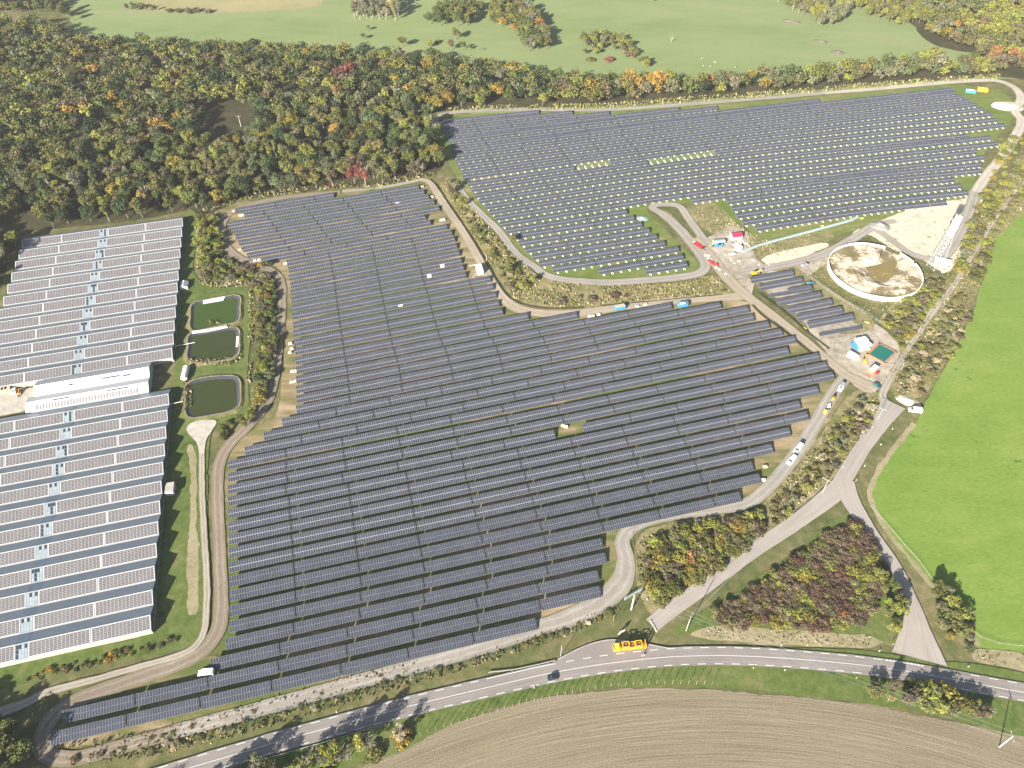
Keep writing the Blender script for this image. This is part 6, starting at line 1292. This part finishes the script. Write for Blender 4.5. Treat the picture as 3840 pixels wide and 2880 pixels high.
# poles, wires
def pole(base, top, label, mat, arm=1.8, r0=.2, rz=0.0, name='power_pole'):
    b = base; h = min((math.hypot(*(Vector(proj((b.x, b.y, z_))) - Vector(top))), z_) for z_ in np.linspace(2, 16, 141))[1]
    r = empty(name, (b.x, b.y, 0), rz); tag(r, label, 'pole'); m = MB(); m.tube((0, 0, 0), (0, 0, h), r0, r0 * .6, 8); m.build('shaft', mat, r)
    if arm:
        m = MB(); m.box((0, 0, h - .35), (arm * 2, .12, .14)); m.build('crossarm', M['steel'], r)
        for x in (-arm * .9, 0, arm * .9): m = MB(); m.tube((x, 0, h - .28), (x, 0, h + .05), .06); m.build('insulator', M['offwhite'], r)
    return (b.x, b.y, h, rz, arm)
def px(c_, r_, u, v): return (c_ * 960 + u * TK, r_ * 720 + v * TK)
pD = pole(T(2, 3, 1503, 475), px(2, 3, 1548, 350), 'concrete power pole on the triangle verge beside the lane', M['concrete'], rz=R(60))
pA = pole(T(3, 3, 1997, 1478), px(3, 3, 2120, 1388), 'pale power pole standing in the ploughed field', M['offwhite'], rz=R(80))
pB = pole(T(3, 2, 465, 945), px(3, 2, 520, 830), 'concrete power pole left of the lane junction', M['concrete'], rz=R(-35))
pC = pole(T(3, 2, 945, 308), px(3, 2, 993, 212), 'concrete power pole near the head of the access road', M['concrete'], rz=R(-35))
pE = pole(T(2, 3, 1030, 290), px(2, 3, 1060, 165), 'thick white power pole at the blue gate', M['offwhite'], r0=.32, rz=R(60))
pole(T(0, 0, 2083, 1093), px(0, 0, 2060, 1000), 'white power pole in the clearing of the wood', M['offwhite'], rz=R(10))
pole(T(2, 3, 420, 695), px(2, 3, 452, 600), 'pale blue post on the verge left of the lay-by', M['duct'], 0, .12, name='post')
pole(V2(1328, 1108), (1440 + 1325 * .28933, 660 + 1020 * .28933), 'white camera pole beside the sand track', M['white'], 0, .1, name='camera_pole')
pole(T(2, 3, 875, 385), px(2, 3, 876, 338), 'wooden post by the fence below the solar rows', M['wood'], 0, .12, name='post')
pole(T(0, 1, 1605, 110), px(0, 1, 1597, 75), 'white lamp post above the greenhouse corner', M['white'], 0, .1, name='lamp_post')
def wires(a, b, label, sag=.6):
    r = empty('power_line', (0, 0, 0)); tag(r, label, 'power line')
    for k in (-.9, 0, .9):
        P = []
        for q in (a, b): P.append(Vector((q[0] + math.cos(q[3]) * k * q[4], q[1] + math.sin(q[3]) * k * q[4], q[2] + .05)))
        m = MB(); pr = P[0]
        for i in range(1, 11): t = i / 10; p = P[0].lerp(P[1], t) - Vector((0, 0, sag * 4 * t * (1 - t))); m.tube(pr, p, .022, n=3, cap=False); pr = p
        m.build('wire', M['steel'], r)
wires(pE, pD, 'thin power line from the blue gate pole to the verge pole'); wires(pD, pA, 'thin power line across the main road to the ploughed field', 1.2); wires(pB, pC, 'thin power line along the upper access road'); wires(pD, pB, 'thin power line over the strip of the access road')
# posts, signs, young trees, rails, fences
MP = [('white', px_) for px_ in [(3, 3, 113, 602), (3, 3, 960, 652), (3, 3, 145, 818), (3, 3, 1728, 788), (3, 2, 897, 380), (3, 2, 1073, 392), (3, 2, 973, 528), (3, 2, 833, 712), (3, 2, 650, 726), (1, 3, 1272, 1040), (1, 3, 697, 1180), (2, 3, 190, 970)]] + [('lemon', (2, 3, 2083, 798)), ('lemon', (3, 3, 760, 884))]
for i, (c_, q) in enumerate(MP):
    p = T(*q); r = empty('marker_post', (p.x, p.y, 0), R(20)); tag(r, '%s roadside marker post, %s counted from the top of the picture' % ({'white': 'white', 'lemon': 'yellow'}[c_], nth(1 + sorted(range(len(MP)), key=lambda k: -T(*MP[k][1]).y).index(i))), 'post', 'roadside marker posts')
    m = MB(); m.box((0, 0, .55), (.28, .2, 1.1), taper=.8); m.build('post', M[c_], r); m = MB(); m.box((0, 0, .95), (.25, .19, .12)); m.build('band', M['dark'], r)
for q, l in (((3, 3, 1065, 608), 'small white road sign at the lane mouth'), ((3, 2, 752, 852), 'small white road sign on the meadow verge at the junction')):
    p = T(*q); r = empty('road_sign', (p.x, p.y, 0), R(30)); tag(r, l, 'sign'); m = MB(); m.tube((0, 0, 0), (0, 0, 2.2), .04); m.build('post', M['steel'], r); m = MB(); m.tube((0, -.03, 1.9), (0, -.07, 1.9), .42, n=14); m.build('plate', M['white'], r)
SK = [(2, u, v) for u, v in ((1725, 940), (1658, 935), (1590, 938), (1523, 932), (1455, 930), (1385, 932), (1317, 930), (1250, 930), (1180, 935), (1113, 940), (1045, 940), (983, 943), (920, 950), (853, 955), (783, 968), (720, 975), (655, 990), (590, 1003), (520, 1013), (458, 1028), (392, 1040), (325, 1055), (260, 1070), (192, 1085), (127, 1095), (65, 1113), (5, 1135))] + [(1, u, v) for u, v in ((2150, 1150), (2088, 1173), (2025, 1190), (1960, 1205), (1893, 1228), (1828, 1250), (1760, 1265), (1693, 1290), (1625, 1310), (1558, 1335), (1490, 1355), (1425, 1380))]
skm = MB(); skm.tube((0, 0, 0), (0, 0, 3.3), .07, .05, 5); skm = skm.mesh('stake', M['grey_wood'])
r_ = np.random.default_rng(77); Qk, tk = leaf_quads([((0, 0, 2.4), .35), ((.1, .05, 1.8), .25), ((-.05, .05, 3.0), .25)], 16, .16, r_); sapm = quad_mesh('sapling', Qk, M['leaf'], tk)
for i, (c_, u, v) in enumerate(SK):
    p = T(c_, 3, u, v); r = empty('young_tree', (p.x, p.y, 0), rr.uniform(0, 6)); tag(r, 'staked young tree, %s from the right in the row along the ploughed field' % nth(i + 1), 'young tree', 'staked young trees by the field')
    link('stake', skm, r); o = link('crown', sapm, r); o.color = (.13, .105, .05, 1)
def guard_rail(P, label):
    cv = catmull(P, 3.0); r = empty('guard_rail', (0, 0, 0)); tag(r, label, 'guard rail'); m = MB()
    for a, b in zip(cv[:-1], cv[1:]):
        d = b - a; m.box(((a.x + b.x) / 2, (a.y + b.y) / 2, .65), (d.length + .02, .08, .32), rz=math.atan2(d.y, d.x))
    m.build('beam', M['alu'], r)
    pm = MB(); pm.box((0, 0, .35), (.12, .12, .7)); pm = pm.mesh('post', M['steel'])
    for a in cv: link('post', pm, r, (a.x, a.y, 0))
guard_rail([T(1, 3, 2010, 838), T(1, 3, 2212, 818), T(2, 3, 160, 785), T(2, 3, 370, 738)], 'steel guard rail at the left end of the lay-by')
guard_rail([T(1, 3, -60, 1620), T(1, 3, 240, 1540), T(1, 3, 700, 1410), T(1, 3, 980, 1325), T(1, 3, 1130, 1285)], 'steel guard rail along the lower left edge of the main road')
def fence(P, label, gap=2.6, h=2.0, mat='dark_green', name='wire_fence'):
    cv = catmull(P, gap); r = empty(name, (0, 0, 0)); tag(r, label, 'fence'); pm = MB(); pm.tube((0, 0, 0), (0, 0, h), .045, n=5); pm = pm.mesh('post', M[mat])
    for a in cv: link('post', pm, r, (a.x, a.y, 0))
    m = MB()
    for a, b in zip(cv[:-1], cv[1:]):
        for z in np.linspace(.15, h - .05, 8): m.tube((a.x, a.y, z), (b.x, b.y, z), .012, n=3, cap=False)
    m.build('wire', M[mat], r)
M['dark_green'] = plain('green_wire', (0.02, 0.07, 0.055), .5, .3)
fence([T(1, 3, -300, 1370), T(1, 3, 100, 1215), T(1, 3, 600, 1085), T(1, 3, 1000, 990), T(1, 3, 1500, 830), T(1, 3, 1900, 725), T(2, 3, 0, 640), T(2, 3, 400, 515), T(2, 3, 700, 395), T(2, 3, 960, 215)], 'green wire fence along the gravel track above the main road')
fence([T(2, 2, 1045, 1290), T(2, 2, 1080, 1560), T(2, 3, 1105, 40), T(2, 3, 1135, 110)], 'green wire fence along the shrubs right of the gravel track')
fence([V10(520, 115), V10(640, 205), V10(800, 320), V10(1000, 430), V10(1100, 500)], 'wire fence between the short solar rows and the round basin', mat='steel')
fence([Z2v(690, 640), Z2v(960, 400)], 'wire fence beside the green covered pit', mat='steel', gap=3.0)
fence([T(3, 2, 880, 1060), T(3, 2, 975, 1160), T(3, 2, 1070, 1270), T(3, 2, 1180, 1400), T(3, 2, 1300, 1530), T(3, 3, 1500, 150), T(3, 3, 1830, 530), T(3, 3, 2300, 620)], 'low wooden post fence around the bright meadow', 6.0, 1.2, 'grey_wood', 'post_fence')
ga, gb = T(2, 3, 975, 208), T(2, 3, 1132, 118); d = xy(gb) - xy(ga); r = empty('blue_gate', (ga.x, ga.y, 0), math.atan2(d.y, d.x)); tag(r, 'blue barred gate across the end of the gravel track', 'gate')
m = MB(); m.box((d.length / 2, 0, 2.0), (d.length, .12, .14)); m.box((d.length / 2, 0, .2), (d.length, .12, .14)); m.build('gate_frame', M['duct'], r); bmh = MB(); bmh.box((0, 0, 1.1), (.07, .05, 1.7)); bmh = bmh.mesh('bar', M['duct'])
for i in range(int(d.length / .3)): link('bar', bmh, r, (.15 + i * .3, 0, 0))
for x in (0, d.length): m = MB(); m.box((x, 0, 1.2), (.25, .25, 2.4)); m.build('gate_post', M['duct'], r)
a, b = T(2, 3, 1192, 385), T(2, 3, 1252, 488); d = xy(b) - xy(a)
for i in range(4): p = xy(a).lerp(xy(b), (i + .5) / 4); m = MB(); m.box((0, 0, .4), (d.length / 4 - .1, .5, .8), taper=.8); o = m.build('concrete_block', M['concrete'], None, (p.x, p.y, 0), (0, 0, math.atan2(d.y, d.x))); tag(o, 'concrete block, %s from the top in the barrier at the lane end' % nth(i + 1), 'block', 'barrier blocks at the lane end')
c = V1(1495, 92); r = empty('warning_barrier', (c.x, c.y, 0), R(15)); tag(r, 'red and white barrier on the track under the wood', 'barrier'); m = MB(); m.box((0, 0, 1.0), (1.2, .1, .9)); m.build('board', M['red'], r); m = MB(); m.box((0, 0, .3), (.12, .12, .6)); m.box((-2, 0, .3), (3.0, .15, .2)); m.build('post', M['white'], r)
# ditches along the tracks
strip('ditch', Ds((928, 388), (945, 405), (968, 440), (1012, 505), (1050, 568), (1086, 628), (1120, 655), (1180, 667), (1260, 666)), 0.9, M['forest_floor'], .3)
strip('ditch', Ds((1300, 662), (1450, 648), (1560, 638)), 0.7, M['forest_floor'], .3)
strip('ditch', Ds((1625, 660), (1650, 685), (1700, 722), (1755, 768), (1795, 800)), 1.3, M['forest_floor'], .4)
strip('ditch', Ds((1640, 635), (1690, 672), (1740, 715), (1790, 755)), 1.1, M['forest_floor'], .4)
# ================================================================ LOW GROWTH
def weeds(name, polys, dens, size, cols, label, seed):
    """tufts of tall grass and weeds: upright leaf faces"""
    r = np.random.default_rng(seed); Q, C = [], []
    for poly in polys:
        P = [xy(p) for p in poly]; xs, ys = [p.x for p in P], [p.y for p in P]; A = (max(xs) - min(xs)) * (max(ys) - min(ys)); n = int(A * dens)
        X = np.stack([r.uniform(min(xs), max(xs), n), r.uniform(min(ys), max(ys), n)], 1)
        ok = np.zeros(n, bool); j = len(P) - 1
        for i in range(len(P)):
            a, b = P[i], P[j]
            if abs(b.y - a.y) > 1e-9: ok ^= ((a.y > X[:, 1]) != (b.y > X[:, 1])) & (X[:, 0] < (b.x - a.x) * (X[:, 1] - a.y) / (b.y - a.y) + a.x)
            j = i
        X = X[ok]; X = X[[mnoise.noise((x * .08, y * .08, seed)) + .5 * mnoise.noise((x * .35, y * .35, seed)) > -.28 for x, y in X]]
        n = len(X)
        if not n: continue
        t = r.uniform(0, math.pi, n); s = size * r.uniform(.5, 1.4, n); lean = r.normal(size=(n, 2)) * .35 * s[:, None]
        dx = np.stack([np.cos(t), np.sin(t)], 1) * s[:, None] * .5; z0 = np.full(n, .0); h = s * r.uniform(.5, 1.1, n)
        q = np.zeros((n, 4, 3)); q[:, 0, :2] = X - dx; q[:, 1, :2] = X + dx; q[:, 2, :2] = X + dx * .6 + lean; q[:, 3, :2] = X - dx * .6 + lean; q[:, 2, 2] = h; q[:, 3, 2] = h * r.uniform(.7, 1.1, n); q[:, :, 2] += 0.1
        big = np.array([mnoise.noise((x * .06, y * .06, seed + 9)) for x, y in X]); idx = np.clip(((big * .9 + .5 + r.normal(size=n) * .25) * len(cols)).astype(int), 0, len(cols) - 1)
        Q.append(q); C.append(np.array([PAL[c][0] for c in cols])[idx] * r.uniform(.75, 1.3, n)[:, None])
    o = link(name, quad_mesh(name, np.concatenate(Q), M['mass_leaf'], None, np.concatenate(C))); tag(o, label, 'grass', kind='stuff'); return o
weeds('bank_weeds', [Ds((955, 398), (985, 400), (1025, 455), (1075, 512), (1120, 562), (1175, 606), (1300, 618), (1450, 614), (1540, 598), (1580, 630), (1520, 642), (1400, 650), (1260, 662), (1180, 664), (1110, 645), (1075, 598), (1040, 538), (1000, 478))], 1.6, .75, ['straw', 'khaki', 'olive', 'lime', 'straw'], 'tall dry grass and weeds on the bank between the solar fields', 1)
weeds('thicket_weeds', [Ds((1900, 690), (1990, 612), (2045, 600), (2095, 490), (2150, 430), (2230, 340), (2240, 420), (2140, 530), (2120, 600), (2085, 700), (2050, 770), (2000, 850), (1935, 855), (1920, 800), (1965, 740)), Ds((1850, 855), (1905, 862), (1880, 925), (1800, 1025), (1700, 1115), (1560, 1230), (1430, 1318), (1395, 1295), (1375, 1230), (1385, 1165), (1460, 1140), (1600, 1112), (1660, 1085), (1745, 985))], 1.3, .8, ['khaki', 'straw', 'olive', 'brown', 'lime'], 'weeds and dry grass under the roadside thickets', 2)
weeds('verge_weeds', [Ds((130, 1640), (400, 1585), (700, 1505), (1000, 1422), (1200, 1360), (1330, 1308), (1350, 1320), (1200, 1385), (1000, 1450), (700, 1535), (420, 1618), (160, 1662)), Ds((110, 1610), (330, 1580), (600, 1505), (900, 1425), (900, 1440), (600, 1520), (330, 1598), (150, 1625))], 1.5, .6, ['straw', 'khaki', 'olive', 'brown'], 'rough dry grass on the verges beside the gravel track', 3)
weeds('meadow_edge_weeds', [Ds((1560, 1352), (1700, 1362), (1880, 1375), (1885, 1398), (1700, 1394), (1500, 1374)), Ds((2112, 1402), (2230, 1418), (2230, 1452), (2160, 1440), (2105, 1425)), Ds((1480, 455), (1540, 440), (1600, 490), (1660, 520), (1760, 505), (1700, 555), (1640, 550), (1590, 530), (1530, 498))], 1.6, .5, ['straw', 'straw', 'khaki', 'grey'], 'pale dry grass strips beside the roads', 4)
weeds('basin_weeds', [Ds((1760, 560), (1830, 540), (1880, 510), (1960, 545), (2000, 565), (2010, 600), (1990, 640), (1960, 680), (1880, 690), (1830, 650), (1770, 605), (1735, 590))], .9, .5, ['khaki', 'olive', 'straw'], 'rough grass around the round basin', 5)
weeds('reeds', [[t01(1700, 760), t01(1760, 810), t01(1900, 830), t01(2130, 815), t01(2150, 840), t01(2150, 1400), t01(2140, 1659), t01(2170, 1659), t01(2190, 1000), t01(2170, 800), t01(2100, 785), t01(1800, 790), t01(1745, 745), t01(1730, 300), t01(1700, 320)], [t01(1650, 1440), t01(1830, 1455), t01(2000, 1430), t01(2080, 1380), t01(2100, 1440), t01(2000, 1490), t01(1830, 1500), t01(1600, 1490)], [t01(1800, 1120), t01(1950, 1105), t01(2000, 1150), t01(1960, 1185), t01(1800, 1170)], [t02(1570, 40), t02(1620, -60), t02(1650, -20), t02(1655, 190), t02(1580, 280), t02(1570, 180)]], 3.0, .9, ['straw', 'straw', 'khaki', 'lime'], 'pale reeds and dry grass round the ponds', 6)
weeds('forest_fringe', [[D(*p) for p in ((430, 465), (530, 432), (700, 411), (735, 407), (800, 412), (905, 386), (940, 380), (938, 372), (900, 376), (800, 400), (735, 395), (530, 420), (430, 455))], [D(*p) for p in ((960, 240), (1300, 236), (1700, 206), (2050, 178), (2160, 170), (2160, 160), (2050, 166), (1700, 194), (1300, 224), (960, 230))]], .9, 1.0, ['khaki', 'olive', 'straw', 'lime'], 'scrub and long grass along the foot of the trees', 7)

# ================================================================ HAZE
hz = MB(); hz.box((0, 550, 142), (2400, 1500, 290)); ho = hz.build('haze', bpy.data.materials.new('haze')); tag(ho, kind='stuff')
hm = ho.data.materials[0]; hm.use_nodes = True; nt = hm.node_tree; nt.nodes.remove(nt.nodes['Principled BSDF'])
pvn = nt.nodes.new('ShaderNodeVolumePrincipled'); pvn.inputs['Color'].default_value = (0.86, 0.90, 0.95, 1); pvn.inputs['Density'].default_value = HAZE; pvn.inputs['Anisotropy'].default_value = 0.0
nt.links.new(pvn.outputs[0], nt.nodes['Material Output'].inputs['Volume'])
